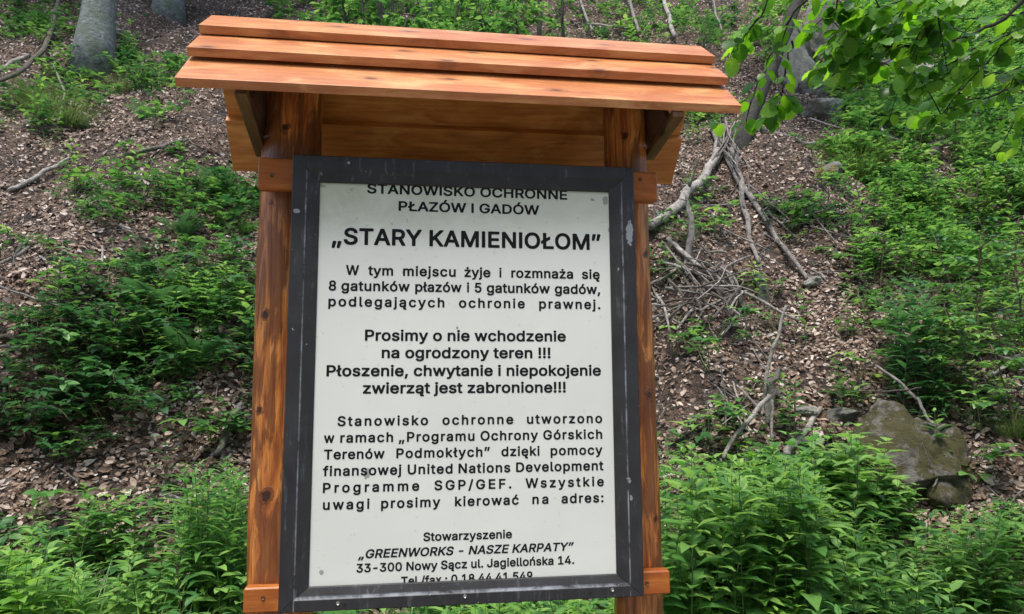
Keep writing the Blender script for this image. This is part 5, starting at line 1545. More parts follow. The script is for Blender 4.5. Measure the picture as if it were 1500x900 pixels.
for (px, py, h) in [(1400, 470, 1.0), (1440, 520, 1.1), (1490, 480, 1.2), (1465, 430, 1.0), (1510, 560, 1.0), (1430, 600, .8), (1490, 650, .8), (1385, 560, .7), (1290, 430, .6), (1310, 340, .7),
                    (1370, 330, .9), (1430, 340, 1.0), (1480, 330, 1.0), (1280, 330, .6), (1340, 420, .7), (1500, 250, 1.1), (1450, 240, 1.0), (1400, 230, 1.0), (1350, 240, .8)]:
    x, y = at_hit(px, py)
    shrub('young_shrub', SHRUBM[int(RS.integers(3))], x, y, h * 1.05, 'young leafy shrub on the overgrown right side of the slope', 'shrub', 'young shrubs on the right side of the slope', wid=1.1)

# slim saplings behind the roof
SAPM = []
for k in range(3):
    gs, gl = young_tree(RS, 3.4, 1.0, 0.135, 34, 12, 2.3)
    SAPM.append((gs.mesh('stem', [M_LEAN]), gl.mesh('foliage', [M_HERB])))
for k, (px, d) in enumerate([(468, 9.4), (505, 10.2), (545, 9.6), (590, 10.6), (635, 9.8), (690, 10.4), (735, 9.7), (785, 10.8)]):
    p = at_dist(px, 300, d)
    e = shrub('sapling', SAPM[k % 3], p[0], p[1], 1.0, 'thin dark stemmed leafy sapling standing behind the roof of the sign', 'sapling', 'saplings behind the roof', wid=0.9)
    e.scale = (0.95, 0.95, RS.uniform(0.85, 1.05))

# dead russet spray and cream flower heads
g = Geo()
n = 420
a = RS.uniform(0, 6.28, n)
q = RS.uniform(0, 1, n)
c = np.stack([np.cos(a) * 0.30 * q, np.sin(a) * 0.30 * q, RS.uniform(0.0, 1.0, n)], 1)
d = np.stack([np.cos(a), np.sin(a), RS.uniform(-1.0, 0.3, n)], 1)
leaves(g, c, d, (0, 0, 1), RS.uniform(0.14, 0.28, n), 0.03, 0.3, 0.1, LANCE, RS.uniform(0, 1, n), 0)
x, y = at_hit(1243, 150)
o = link('dead_spray', g.mesh('dead_spray', [M_DEADFERN]), None, (x, y, float(H(x, y))))
tag(o, 'dry russet brown conifer spray in front of the grey rocks', 'dead plant')
for (px, py, lb) in ((1205, 285, 'cream flower head left of its twin near the sedge tuft'), (1222, 282, 'cream flower head right of its twin near the sedge tuft')):
    g = Geo()
    n = 160
    v = unit(RS.normal(0, 1, (n, 3)))
    leaves(g, v * 0.05 * RS.uniform(0.3, 1, (n, 1)) + [0, 0, 0.32], v, (0, 0, 1), 0.05, 0.012, 0.2, 0.1, LANCE, RS.uniform(0, 1, n), 0)
    tube(g, [(0, 0, 0), (0.01, 0, 0.16), (0, 0, 0.32)], 0.004, 4, 1, 0.5)
    x, y = at_hit(px, py)
    tag(link('flower_head', g.mesh('flower_head', [M_SEED, M_STEM]), None, (x, y, float(H(x, y)))), lb, 'flower', 'cream flower heads')

# ================================================================== DEADWOOD
RB = np.random.default_rng(5)


def branch(name, label, cat, pts, wpx, m=None, mode='lay', lift=0.02, k=7, twigs=0, group=None, taper=None):
    """dead wood along a line of points seen on the slope; 'up' pieces stand in the upright plane through their lowest point"""
    m = m or M_DEAD
    n = len(pts)
    if mode == 'lay':
        P = []
        for (px, py) in pts:
            p = hit(px, py)
            nn = Hn(p[0], p[1])
            P.append(p + nn * lift)
        P = np.array(P)
        # a stiff branch bridges dips in the ground
        for _ in range(2):
            Q = P.copy()
            Q[1:-1] = (P[:-2] + 2 * P[1:-1] + P[2:]) / 4
            P = np.where(Q[:, 2:3] > P[:, 2:3], Q, P)
    else:
        low = max(pts, key=lambda q: q[1])
        b = hit(*low)
        P = np.array([on_y(px, py, b[1] + (0.0 if mode == 'up' else 0)) for (px, py) in pts])
        i = pts.index(low)
        P[i, 2] -= 0.08
    dist = np.linalg.norm(P - CAM, axis=1)
    wp = np.interp(np.linspace(0, 1, n), np.linspace(0, 1, len(wpx)), wpx)
    rad = wp * 0.5 * dist / F_PX
    # densify with a wobble
    tt = np.linspace(0, n - 1, max(12, n * 5))
    D = np.stack([np.interp(tt, np.arange(n), P[:, q]) for q in range(3)], 1)
    for _ in range(2):
        D[1:-1] = (D[:-2] + D[1:-1] * 2 + D[2:]) / 4
    rr = np.interp(tt, np.arange(n), rad)
    wb = RB.normal(0, 1, (len(D), 3)) * rr[:, None] * 0.55
    for _ in range(3):
        wb[1:-1] = (wb[:-2] + wb[1:-1] * 2 + wb[2:]) / 4
    D[1:-1] += wb[1:-1]
    rr = rr * 0.72 * (1 + 0.03 * np.sin(np.arange(len(rr)) * 0.9 + RB.uniform(0, 6)))
    g = Geo()
    tube(g, D, rr, k + 2, 0, 0.5, True, 0.07, RB)
    for q in range(twigs):
        i = int(RB.integers(2, len(D) - 1))
        v = unit(RB.normal(0, 1, 3) + np.array([0, -0.2, 0.5]))
        L = RB.uniform(0.15, 0.6)
        u = np.linspace(0, 1, 5)[:, None]
        tube(g, D[i] + v * L * u + RB.normal(0, 0.012, (5, 3)) * u, np.linspace(rr[i] * 0.45, 0.002, 5), 5, 0, 0.5, True)
    o = link(name, g.mesh(name, [m]))
    tag(o, label, cat, group)
    return o


G1 = 'dead branches on the right slope'
branch('dead_branch', 'long grey curving branch sliding down the slope from the leaning trunk', 'branch', [(1040, 197), (1060, 228), (1076, 252), (1095, 290), (1112, 322), (1140, 362), (1165, 395), (1182, 418)], [7, 11, 11, 9, 7], None, 'lay', 0.10, twigs=9, group=G1)
branch('fallen_log', 'thick pale broken log leaning behind the right end of the rail', 'log', [(1058, 212), (1040, 250), (1015, 288), (985, 320), (952, 346)], [13, 17, 19, 17], M_PALE, 'lay', 0.16, 9, twigs=6, group=G1)
branch('snag', 'short grey snag with a splintered top beside the right post', 'snag', [(1004, 285), (1010, 315), (1010, 350), (1003, 392)], [3, 11, 14, 13], M_DEAD, 'up', 0.0, 8, twigs=3, group=G1)
branch('dead_branch', 'rough grey branch standing below the leaning trunk', 'branch', [(1080, 225), (1083, 262), (1087, 300), (1091, 340), (1105, 393)], [15, 13, 10, 10, 7], M_DEAD, 'lay', 0.08, 8, twigs=6, group=G1)
branch('dead_pole', 'straight grey pole lying across the brush pile', 'branch', [(980, 361), (1000, 388), (1030, 410), (1062, 427), (1110, 455), (1160, 482)], [9, 9, 8, 7, 5], M_PALE, 'lay', 0.12, 7, group=G1)
branch('fallen_log', 'thick sawn log under the brush pile', 'log', [(1000, 398), (1030, 415), (1060, 437), (1088, 462)], [17, 20, 20, 19], M_DARKW, 'lay', 0.07, 10, group=G1)
branch('dead_branch', 'weathered log on the bare leaves right of the leaning trunk', 'branch', [(1102, 190), (1130, 202), (1160, 211), (1195, 215), (1228, 219)], [7, 9, 9, 7, 4], M_DEAD, 'lay', 0.05, twigs=2, group=G1)
branch('dead_branch', 'brown slanting branch propped against the grey rocks', 'branch', [(1160, 52), (1180, 90), (1200, 126), (1222, 143), (1245, 156)], [6, 8, 9, 9, 9], M_DARKW, 'lay', 0.35, group=G1)
branch('dead_branch', 'brown lower length of branch below the grey rocks', 'branch', [(1240, 152), (1250, 172), (1262, 190), (1275, 208)], [10, 9, 8, 6], M_DARKW, 'lay', 0.12, group=G1)
branch('dead_branch', 'pale curved branch piece above the sedge tuft', 'branch', [(1255, 158), (1268, 172), (1280, 190), (1290, 206)], [5, 7, 6, 4], M_PALE, 'lay', 0.18, group=G1)
branch('twig', 'thin pale twig running across above the sedge tuft', 'twig', [(1185, 182), (1220, 196), (1260, 206), (1300, 210), (1330, 222), (1360, 236)], [3, 3, 4, 4, 4], M_PALE, 'lay', 0.12, 5, twigs=3, group=G1)
branch('twig', 'thin grey twig reaching over the open leaves to the green clump', 'twig', [(1135, 345), (1180, 340), (1225, 325), (1270, 300), (1300, 288)], [3, 3, 3, 2], M_DEAD, 'lay', 0.10, 5, twigs=2, group=G1)
branch('dead_pole', 'slim upright grey stick leaning over the thicket', 'stick', [(1152, 448), (1140, 490), (1130, 522), (1122, 565), (1113, 608)], [5, 6, 7, 7, 7], M_PALE, 'up', 0, 7, group=G1)
branch('snag', 'mossy split stump rising beside the slim upright stick', 'snag', [(1143, 540), (1134, 560), (1127, 590), (1122, 620)], [8, 13, 15, 16], M_MOSSW, 'up', 0, 9, twigs=2, group=G1)
branch('dead_pole', 'bare grey pole slanting down into the thicket', 'branch', [(1118, 603), (1095, 632), (1070, 660), (1045, 690)], [9, 9, 8, 7], M_PALE, 'lay', 0.25, 7, group=G1)
branch('dead_branch', 'dark forked branch leaning from the mossy stump', 'branch', [(1076, 575), (1095, 592), (1108, 607)], [4, 5, 6], M_DEAD, 'lay', 0.12, group=G1)
branch('dead_branch', 'pale log end lying beside the flat stones above the thicket', 'branch', [(1197, 603), (1150, 673)], [9, 14], M_PALE, 'lay', 0.06, 8, group=G1)
branch('dead_branch', 'thin forked stick behind the mossy stump', 'stick', [(1124, 600), (1127, 630), (1133, 662)], [6, 6, 5], M_DEAD, 'lay', 0.14, group=G1)
branch('twig', 'thin upright twig on the dark bank right of the post', 'twig', [(1056, 535), (1060, 560), (1063, 595), (1064, 630)], [3, 4, 4, 4], M_DEAD, 'up', 0, 5, group=G1)
branch('twig', 'bent twig on the dark bank nearest the right post', 'twig', [(1032, 572), (1037, 600), (1045, 625), (1052, 645)], [3, 3, 4, 4], M_DEAD, 'up', 0, 5, group=G1)
branch('twig', 'short straight twig stuck in the leaves below the sawn log', 'twig', [(1091, 450), (1092, 480), (1095, 506)], [3, 3, 3], M_DARKW, 'up', 0, 5, group=G1)
branch('dead_branch', 'grey branch lying over the mossy boulder', 'branch', [(1278, 585), (1300, 600), (1320, 620), (1345, 640), (1365, 650), (1385, 662)], [4, 6, 6, 5, 4], M_DEAD, 'lay', 0.42, 6, group=G1)
branch('twig', 'reddish twig crossing the face of the mossy boulder', 'twig', [(1225, 628), (1270, 626), (1320, 624), (1365, 626)], [2, 3, 3, 2], M_DARKW, 'lay', 0.50, 5, group=G1)
branch('twig', 'forked twig resting at the foot of the mossy boulder', 'twig', [(1355, 735), (1375, 712), (1405, 690)], [3, 4, 4], M_DEAD, 'lay', 0.2, 5, twigs=3, group=G1)
branch('dead_branch', 'pale branch lying at the right edge of the picture', 'branch', [(1440, 560), (1470, 545), (1510, 520)], [7, 8, 8], M_PALE, 'lay', 0.1, group=G1)
branch('dead_branch', 'grey branch crossing the pale one at the right edge', 'branch', [(1450, 535), (1480, 550), (1515, 560)], [5, 6, 6], M_DEAD, 'lay', 0.12, group=G1)
branch('twig', 'thin dark twig above the pale branch at the right edge', 'twig', [(1380, 500), (1420, 515), (1460, 520)], [3, 4, 4], M_DARKW, 'lay', 0.12, 5, group=G1)
branch('stump', 'small dark rotten stump above the sedge tuft on the right', 'stump', [(1366, 216), (1366, 224), (1365, 234)], [17, 20, 22], M_DARKW, 'up', 0, 10, group=G1)
for k, (px, ww) in enumerate([(520, 7), (533, 5), (562, 10), (578, 6), (628, 8), (665, 5), (702, 9), (748, 6), (790, 9), (826, 6)]):
    lean = RB.uniform(-22, 22)
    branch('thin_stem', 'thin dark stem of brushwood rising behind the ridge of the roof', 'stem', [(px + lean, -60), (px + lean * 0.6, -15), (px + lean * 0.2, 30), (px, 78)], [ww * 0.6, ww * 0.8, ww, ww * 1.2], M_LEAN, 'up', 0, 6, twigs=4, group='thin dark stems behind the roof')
# brush pile
G2 = 'loose sticks of the brush pile by the right post'
for q in range(62):
    cx, cy = RB.uniform(950, 1075), RB.uniform(390, 480)
    a = RB.uniform(-0.2, 1.2) if RB.random() < 0.7 else RB.uniform(-1.3, -0.4)
    l = RB.uniform(25, 75)
    w0 = RB.uniform(2, 6)
    branch('brush_stick', 'loose grey stick in the brush pile beside the right post', 'stick', [(cx - l / 2 * math.cos(a), cy - l / 2 * math.sin(a)), (cx + 3, cy - 3), (cx + l / 2 * math.cos(a), cy + l / 2 * math.sin(a))],
           [w0, w0, w0 * 0.6], [M_DEAD, M_PALE, M_DARKW][q % 3], 'lay', RB.uniform(0.03, 0.28), 5, group=G2)
for q in range(20):
    cx, cy = RB.uniform(975, 1230), RB.uniform(300, 620)
    a = RB.uniform(-0.9, 1.3)
    l = RB.uniform(30, 95)
    w0 = RB.uniform(2, 4.5)
    branch('fallen_twig', 'thin fallen twig on the open leaves right of the sign', 'twig', [(cx - l / 2 * math.cos(a), cy - l / 2 * math.sin(a)), (cx + RB.uniform(-5, 5), cy + RB.uniform(-5, 5)), (cx + l / 2 * math.cos(a), cy + l / 2 * math.sin(a))],
           [w0, w0, w0 * 0.5], [M_DEAD, M_PALE][q % 2], 'lay', RB.uniform(0.03, 0.12), 5, twigs=2, group='fallen twigs on the leaves right of the sign')
for q in range(14):
    a = RB.uniform(0.9, 2.2)
    branch('root', 'thin bare root hanging from the foot of the leaning trunk', 'root', [(1070 + RB.uniform(-14, 10), 198 + RB.uniform(-6, 8)), (1068 + RB.uniform(-25, 30), 222 + RB.uniform(-5, 10)), (1075 + RB.uniform(-35, 35), 252 + RB.uniform(-8, 14))],
           [4, 3, 2], M_DEAD, 'lay', RB.uniform(0.08, 0.3), 5, group='bare roots at the foot of the leaning trunk')
G3 = 'dead branches on the left slope'
branch('dead_branch', 'pale straight branch on brown leaves at the left', 'branch', [(104, 235), (78, 254), (50, 270), (15, 284)], [4, 7, 8, 8], M_PALE, 'lay', 0.05, group=G3)
branch('dead_branch', 'dark curved bough reaching down at the far upper left', 'branch', [(92, -5), (90, 30), (80, 70), (62, 110), (38, 135), (5, 155)], [5, 6, 7, 8, 7, 6], M_DARKW, 'lay', 0.35, twigs=2, group=G3)
branch('twig', 'thin twig falling from the dark curved bough', 'twig', [(74, 92), (84, 120), (90, 150), (88, 195)], [3, 3, 4, 3], M_DEAD, 'lay', 0.2, 5, group=G3)
branch('dead_branch', 'mossy grey bough half hidden in herbs beside the roof', 'branch', [(183, 236), (210, 230), (245, 222), (275, 212)], [8, 8, 7, 6], M_MOSSW, 'lay', 0.08, 7, group=G3)
branch('dead_branch', 'short pale branch behind the thick beech trunk at the left edge', 'branch', [(-10, 110), (20, 98), (44, 84)], [6, 7, 6], M_PALE, 'lay', 0.05, group=G3)
branch('dead_branch', 'forked grey stick at the left edge halfway down', 'branch', [(-8, 402), (20, 392), (47, 370)], [4, 6, 5], M_DEAD, 'lay', 0.06, twigs=2, group=G3)
branch('twig', 'thin stick slanting through the brambles from the left edge', 'twig', [(-5, 438), (30, 455), (60, 470), (105, 485)], [3, 4, 4, 3], M_DEAD, 'lay', 0.25, 5, group=G3)
branch('dead_branch', 'dark log at the left edge below the brambles', 'log', [(-15, 503), (15, 500), (42, 502)], [8, 9, 8], M_DARKW, 'lay', 0.06, 8, group=G3)
branch('dead_branch', 'lower dark log at the left edge', 'log', [(-15, 516), (10, 518), (38, 516)], [6, 6, 5], M_DEAD, 'lay', 0.06, 7, group=G3)
branch('dead_branch', 'mossy limb standing against the bank left of the left post', 'branch', [(356, 603), (342, 630), (330, 655), (315, 680)], [10, 12, 12, 10], M_MOSSW, 'lay', 0.12, 8, group=G3)
branch('dead_branch', 'short grey stick on the leaves left of the left post', 'stick', [(238, 726), (255, 735), (282, 741)], [8, 8, 5], M_PALE, 'lay', 0.03, 7, group=G3)
branch('twig', 'small upright twig in the leaves near the left fern', 'twig', [(146, 366), (145, 385), (147, 400)], [3, 4, 4], M_PALE, 'lay', 0.05, 5, group=G3)
branch('dead_branch', 'tall pale dead stem above the right end of the roof', 'branch', [(962, -10), (970, 18), (978, 40), (990, 70)], [6, 7, 8, 8], M_PALE, 'lay', 0.3, 6, group='dead stems above the roof')
branch('dead_branch', 'grey dead stem left of the tall pale stem above the roof', 'branch', [(908, -10), (918, 20), (932, 45), (942, 65)], [5, 6, 6, 6], M_DEAD, 'lay', 0.3, 6, group='dead stems above the roof')
branch('twig', 'thin dead stem above the middle of the roof', 'twig', [(845, -10), (850, 15), (858, 38), (868, 62)], [4, 5, 5, 4], M_DEAD, 'lay', 0.3, 5, group='dead stems above the roof')
branch('twig', 'thin dead stem above the end of the roof near the hazel leaves', 'twig', [(1032, -10), (1040, 15), (1052, 40), (1060, 60)], [4, 4, 4, 3], M_DEAD, 'lay', 0.3, 5, group='dead stems above the roof')
branch('twig', 'fallen twig lying behind the ridge of the roof', 'twig', [(860, 40), (885, 46), (925, 48)], [4, 4, 3], M_PALE, 'lay', 0.1, 5, group='dead stems above the roof')


# ================================================================== ROCKS
def rock(name, label, px, py, size, m, seed, sink=0.3, angular=0.0, rz=0.0, group=None, sub=4):
    rs = np.random.default_rng(seed)
    bm = bmesh.new()
    bmesh.ops.create_icosphere(bm, subdivisions=sub, radius=1.0)
    W = [(rs.normal(0, 1.6, 3), rs.uniform(0, 6.28), rs.uniform(0.05, 0.13)) for _ in range(6)] + [(rs.normal(0, 9, 3), rs.uniform(0, 6.28), rs.uniform(0.008, 0.018)) for _ in range(8)] + [(rs.normal(0, 26, 3), rs.uniform(0, 6.28), rs.uniform(0.003, 0.0075)) for _ in range(16)] + [(rs.normal(0, 5, 3), rs.uniform(0, 6.28), rs.uniform(0.010, 0.03)) for _ in range(7)]
    cuts = [(unit(rs.normal(0, 1, 3)), rs.uniform(0.55, 0.85)) for _ in range(int(14 * angular))]
    for v in bm.verts:
        c = np.array(v.co)
        for nn, dd in cuts:
            e = c @ nn - dd
            if e > 0:
                c = c - nn * e * 0.95
        r = 1.0
        for kk, ph, a in W:
            r += a * math.sin(c @ kk + ph)
        c = c * r
        v.co = Vector((c[0] * size[0], c[1] * size[1], c[2] * size[2]))
    me = bpy.data.meshes.new(name)
    bm.to_mesh(me)
    bm.free()
    me.materials.append(m)
    for p in me.polygons:
        p.use_smooth = (not angular) or sub > 4
    x, y = at_hit(px, py)
    o = link(name, me, None, (x, y, float(H(x, y)) + size[2] * (1 - 2 * sink) * 0.5))
    o.rotation_euler = (0, 0, rz)
    tag(o, label, 'boulder' if name == 'boulder' else 'rock', group)
    return o


rock('boulder', 'large mossy boulder on the slope at the right', 1322, 690, (0.54, 0.42, 0.52), M_BOULDER, 4, 0.50, 0.5, -0.25, sub=6)
rock('boulder', 'smaller mossy boulder low against the right of the large one', 1394, 726, (0.17, 0.16, 0.14), M_BOULDER, 9, 0.35, 0.0, 0.2)
GR = 'grey rocks on the slope'
rock('rock', 'pale flat stone above the pale log end', 1185, 606, (0.16, 0.12, 0.07), M_STONE, 11, 0.3, 0.6, 0.3, GR)
rock('rock', 'flat stone slab at the edge of the thicket', 1188, 652, (0.17, 0.13, 0.05), M_STONE, 12, 0.3, 0.6, 0.1, GR)
rock('rock', 'pointed grey stone left of the mossy boulder', 1240, 615, (0.14, 0.12, 0.10), M_ROCK, 13, 0.3, 0.6, 0.6, GR)
rock('rock', 'small stone slab standing in the leaves below the long branch', 1117, 437, (0.09, 0.06, 0.22), M_ROCK, 14, 0.3, 0.6, 0.2, GR)
rock('rock', 'small grey stone near the bramble clump on the right', 1190, 418, (0.15, 0.12, 0.08), M_STONE, 15, 0.3, 0.6, 0.9, GR)
rock('rock', 'grey stone beside the cream flower heads', 1213, 256, (0.22, 0.18, 0.16), M_ROCK, 16, 0.3, 0.6, 0.4, GR)
rock('rock', 'flat greenish slab in front of the rock outcrop', 1210, 166, (0.50, 0.35, 0.22), M_STONE, 17, 0.3, 0.8, 0.2, GR)
rock('rock', 'tall pale rock face at the left of the outcrop', 1165, 120, (0.38, 0.5, 1.35), M_STONE, 18, 0.25, 0.9, 0.1, GR)
rock('rock', 'dark main block of the rock outcrop', 1205, 95, (0.75, 0.6, 1.25), M_ROCK, 19, 0.25, 0.9, 0.5, GR)
rock('rock', 'low block at the base of the rock outcrop', 1192, 140, (0.42, 0.4, 0.33), M_ROCK, 20, 0.25, 0.9, 0.9, GR)
rock('rock', 'rock block right of the outcrop half covered by leaves', 1290, 105, (0.6, 0.5, 0.6), M_ROCK, 21, 0.3, 0.9, 1.3, GR)
rock('rock', 'light rock glimpsed through the hazel leaves', 1350, 115, (0.55, 0.5, 0.45), M_STONE, 22, 0.3, 0.9, 0.3, GR)
rock('rock', 'grey rock in the greenery at the upper right', 1430, 110, (0.5, 0.4, 0.4), M_ROCK, 23, 0.3, 0.9, 0.8, GR)
rock('rock', 'small white stone on leaves left of the sign', 265, 385, (0.10, 0.08, 0.06), M_STONE, 24, 0.3, 0.6, 0.8, GR)
rock('rock', 'small pale stone beside the thick beech trunk', 174, 53, (0.22, 0.18, 0.10), M_STONE, 25, 0.3, 0.6, 0.8, GR)


# ================================================================== TREES
def crown_geo(rs, centre, R, n, L, squash=0.7):
    g = Geo()
    k = 26
    cc = centre + unit(rs.normal(0, 1, (k, 3))) * R * rs.uniform(0.3, 1.0, (k, 1)) * [1, 1, squash]
    which = rs.integers(0, k, n)
    pos = cc[which] + rs.normal(0, R * 0.20, (n, 3))
    a = rs.uniform(0, 6.28, n)
    d = np.stack([np.cos(a), np.sin(a), rs.uniform(-0.5, 0.3, n)], 1)
    up = unit(np.stack([rs.normal(0, 0.4, n), rs.normal(0, 0.4, n), np.ones(n)], 1))
    leaves(g, pos, d, up, L * rs.uniform(0.7, 1.3, n), L * 0.7, 0.25, 0.1, OVATE, rs.uniform(0.05, 0.95, n), 0)
    return g, cc


def big_tree(name, label, cat, base, top, r0, r1, crown_at, R, n, L, m, seed, leafm, lift=0.0, group=None):
    rs = np.random.default_rng(seed)
    base, top, crown_at = [np.asarray(q, float) for q in (base, top, crown_at)]
    e = empty(name, tuple(base))
    tag(e, label, cat, group)
    t = np.linspace(0, 1, 26)
    P = (base[None] * (1 - t[:, None]) + top[None] * t[:, None]) - base
    wob = np.cumsum(rs.normal(0, 1, (26, 2)), 0)
    wob = wob - wob[0]
    P[:, :2] += wob * r0 * 0.10
    P[0, 2] -= 0.4
    rad = (r1 + (r0 - r1) * (1 - t)) * (1 + 0.55 * np.exp(-t * 26))
    g = Geo()
    tube(g, P, rad, 18, 0, 0.5, True, 0.025, rs)
    cg, cc = crown_geo(rs, crown_at - base, R, n, L)
    for c in cc[:14]:
        s = P[int(rs.integers(15, 26))]
        u = np.linspace(0, 1, 6)[:, None]
        tube(g, s * (1 - u) + c * u + rs.normal(0, 0.08, (6, 3)) * np.sin(u * math.pi), np.linspace(r1 * 0.5, 0.015, 6), 6, 0, 0.5)
    link('trunk', g.mesh('trunk', [m]), e)
    link('crown', cg.mesh('crown', [leafm]), e)
    return e


def trunk_tree(name, label, px, py, wpx, height, R, n, seed, lean=(0, 0), m=M_BEECH, leafm=M_HERB):
    b = hit(px, py)
    d = np.linalg.norm(b - CAM)
    r = wpx * 0.5 * d / F_PX
    top = b + np.array([lean[0], lean[1], height])
    return big_tree(name, label, 'tree', b, top, r, r * 0.45, top + np.array([0, 0.5, R * 0.15]), R, n, 0.28, m, seed, leafm)


trunk_tree('beech_tree', 'thick grey beech trunk at the upper left with a mossy foot', 138, 96, 37, 12, 4.8, 9000, 31, (-0.3, 0.3))
trunk_tree('beech_tree', 'second grey beech trunk higher up near the left end of the roof', 246, 26, 30, 11, 4.8, 9000, 32, (-0.2, 0.5))
# leaning tree on the right
lb = hit(1080, 222)
ld = float(lb[1])
lt = on_y(1178, -20, ld + 0.6)
ld2 = lt + (lt - lb) * 0.9
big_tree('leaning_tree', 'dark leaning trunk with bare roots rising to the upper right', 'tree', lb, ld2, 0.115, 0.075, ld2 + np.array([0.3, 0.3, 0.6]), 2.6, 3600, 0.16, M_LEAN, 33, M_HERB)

# hazel whose branches hang into the picture at the upper right
hz_base = np.array([8.2, 3.2, 0.0])
hz_base[2] = float(H(hz_base[0], hz_base[1]))
hazel = empty('hazel_tree', tuple(hz_base))
tag(hazel, 'hazel with bright green leaves hanging in at the upper right', 'tree')
gb, gl = Geo(), Geo()
rh = np.random.default_rng(14)
trk = []
for q in range(4):
    tp = np.array([RS.uniform(-0.6, 0.4) - q * 0.25, RS.uniform(-0.4, 0.5), 4.3 + 0.35 * q])
    t = np.linspace(0, 1, 9)[:, None]
    P = tp * t + np.array([0.25, 0, 0]) * np.sin(t * 3.1) + rh.normal(0, 0.02, (9, 3)) * t
    tube(gb, P, np.linspace(0.05, 0.018, 9), 7, 0, 0.5)
    trk.append(P)


def spray(pts, w=0.010, nleaf=16, L=0.095, side=3, tw=0.35):
    """a drooping hazel bough along picture points with their distances; twigs and leaves hang from it"""
    P = np.array([at_dist(px, py, d) for (px, py, d) in pts]) - hz_base
    n = len(P)
    tt = np.linspace(0, n - 1, n * 5)
    D = np.stack([np.interp(tt, np.arange(n), P[:, q]) for q in range(3)], 1)
    for _ in range(3):
        D[1:-1] = (D[:-2] + 2 * D[1:-1] + D[2:]) / 4
    D[1:-1] += rh.normal(0, 0.006, (len(D) - 2, 3))
    tube(gb, D, np.linspace(w, 0.0022, len(D)), 5, 0, 0.5)
    lines = [(D, nleaf)]
    for q in range(side):
        i = int(rh.integers(len(D) // 3, len(D)))
        v = unit(unit(D[min(i + 1, len(D) - 1)] - D[i - 1]) + rh.normal(0, 0.7, 3) + [0, 0, -0.15])
        l = tw * rh.uniform(0.5, 1.2)
        u = np.linspace(0, 1, 6)[:, None]
        S = D[i] + v * l * u + np.array([0, 0, -0.25 * l]) * u ** 2
        tube(gb, S, np.linspace(0.004, 0.0016, 6), 4, 0, 0.5, False)
        lines.append((S, max(4, int(nleaf * 0.45))))
    for S, m in lines:
        f = np.sort(rh.uniform(0.30 if S is D else 0.15, 1.0, m))
        c = np.stack([np.interp(f, np.linspace(0, 1, len(S)), S[:, q]) for q in range(3)], 1)
        Tn = unit(np.gradient(S, axis=0))
        tn = np.stack([np.interp(f, np.linspace(0, 1, len(S)), Tn[:, q]) for q in range(3)], 1)
        sd = unit(np.cross(tn, [0, 0, 1.0])) * np.where(np.arange(m) % 2 == 0, 1, -1)[:, None]
        d = unit(sd * 0.9 + tn * 0.5 + np.stack([rh.normal(0, 0.2, m), rh.normal(0, 0.2, m), rh.uniform(-0.7, 0.0, m)], 1))
        up = unit(np.stack([rh.normal(0, 0.35, m), rh.normal(-0.25, 0.35, m), np.ones(m)], 1))
        LL = L * rh.uniform(0.6, 1.25, m)
        fine_leaves(gl, c + d * 0.015, d, up, LL, LL * rh.uniform(0.72, 0.88, m), rh.uniform(0.1, 0.5, m), rh.uniform(0.02, 0.16, m), rh.uniform(0.0, 1.0, m))


spray([(1560, -60, 4.6), (1470, 30, 4.4), (1400, 62, 4.3), (1330, 72, 4.2), (1255, 62, 4.2), (1215, 30, 4.2)], 0.012, 24, 0.076, 6)
spray([(1560, 20, 4.9), (1500, 50, 4.7), (1440, 62, 4.6), (1390, 95, 4.6), (1330, 105, 4.5), (1270, 85, 4.4), (1240, 60, 4.4)], 0.010, 24, 0.076, 6)
spray([(1500, -80, 4.4), (1400, -40, 4.3), (1320, 0, 4.2), (1260, 25, 4.1), (1250, 30, 4.1)], 0.010, 24, 0.084, 6)
spray([(1300, -120, 4.0), (1220, -50, 4.0), (1160, 20, 4.0), (1125, 90, 4.0), (1100, 150, 4.0)], 0.010, 11, 0.076, 4, 0.22)
spray([(1300, -120, 4.0), (1200, -70, 4.0), (1130, -5, 3.9), (1095, 45, 3.9), (1070, 85, 3.9)], 0.009, 11, 0.084, 3, 0.16)
spray([(1160, 60, 4.0), (1150, 110, 4.0), (1140, 150, 4.0), (1120, 172, 4.0)], 0.006, 12, 0.076, 3, 0.18)
spray([(1600, 60, 4.8), (1520, 110, 4.6), (1460, 140, 4.5), (1410, 150, 4.5), (1370, 170, 4.4)], 0.009, 9, 0.072, 3)
spray([(1600, -20, 4.6), (1530, 20, 4.5), (1480, 55, 4.4), (1450, 90, 4.4), (1420, 110, 4.4)], 0.009, 16, 0.076, 4)
spray([(1480, -100, 4.4), (1430, -30, 4.3), (1380, 15, 4.2), (1350, 40, 4.2)], 0.009, 19, 0.084, 4)
spray([(1620, 100, 5.2), (1560, 150, 5.0), (1500, 160, 4.9), (1460, 175, 4.8)], 0.008, 9, 0.072, 2)
spray([(1260, -110, 4.2), (1235, -40, 4.2), (1225, 10, 4.2), (1226, 22, 4.2)], 0.008, 12, 0.087, 3, 0.2)
spray([(1640, -40, 4.9), (1560, 0, 4.7), (1500, 20, 4.6), (1440, 30, 4.5), (1390, 20, 4.5)], 0.009, 22, 0.08, 6)
spray([(1640, 60, 4.9), (1570, 90, 4.8), (1510, 95, 4.7), (1450, 110, 4.6), (1400, 125, 4.6)], 0.008, 18, 0.078, 5)
spray([(1420, -100, 4.3), (1370, -30, 4.3), (1320, 20, 4.25), (1290, 60, 4.2), (1270, 90, 4.2)], 0.008, 18, 0.08, 5)
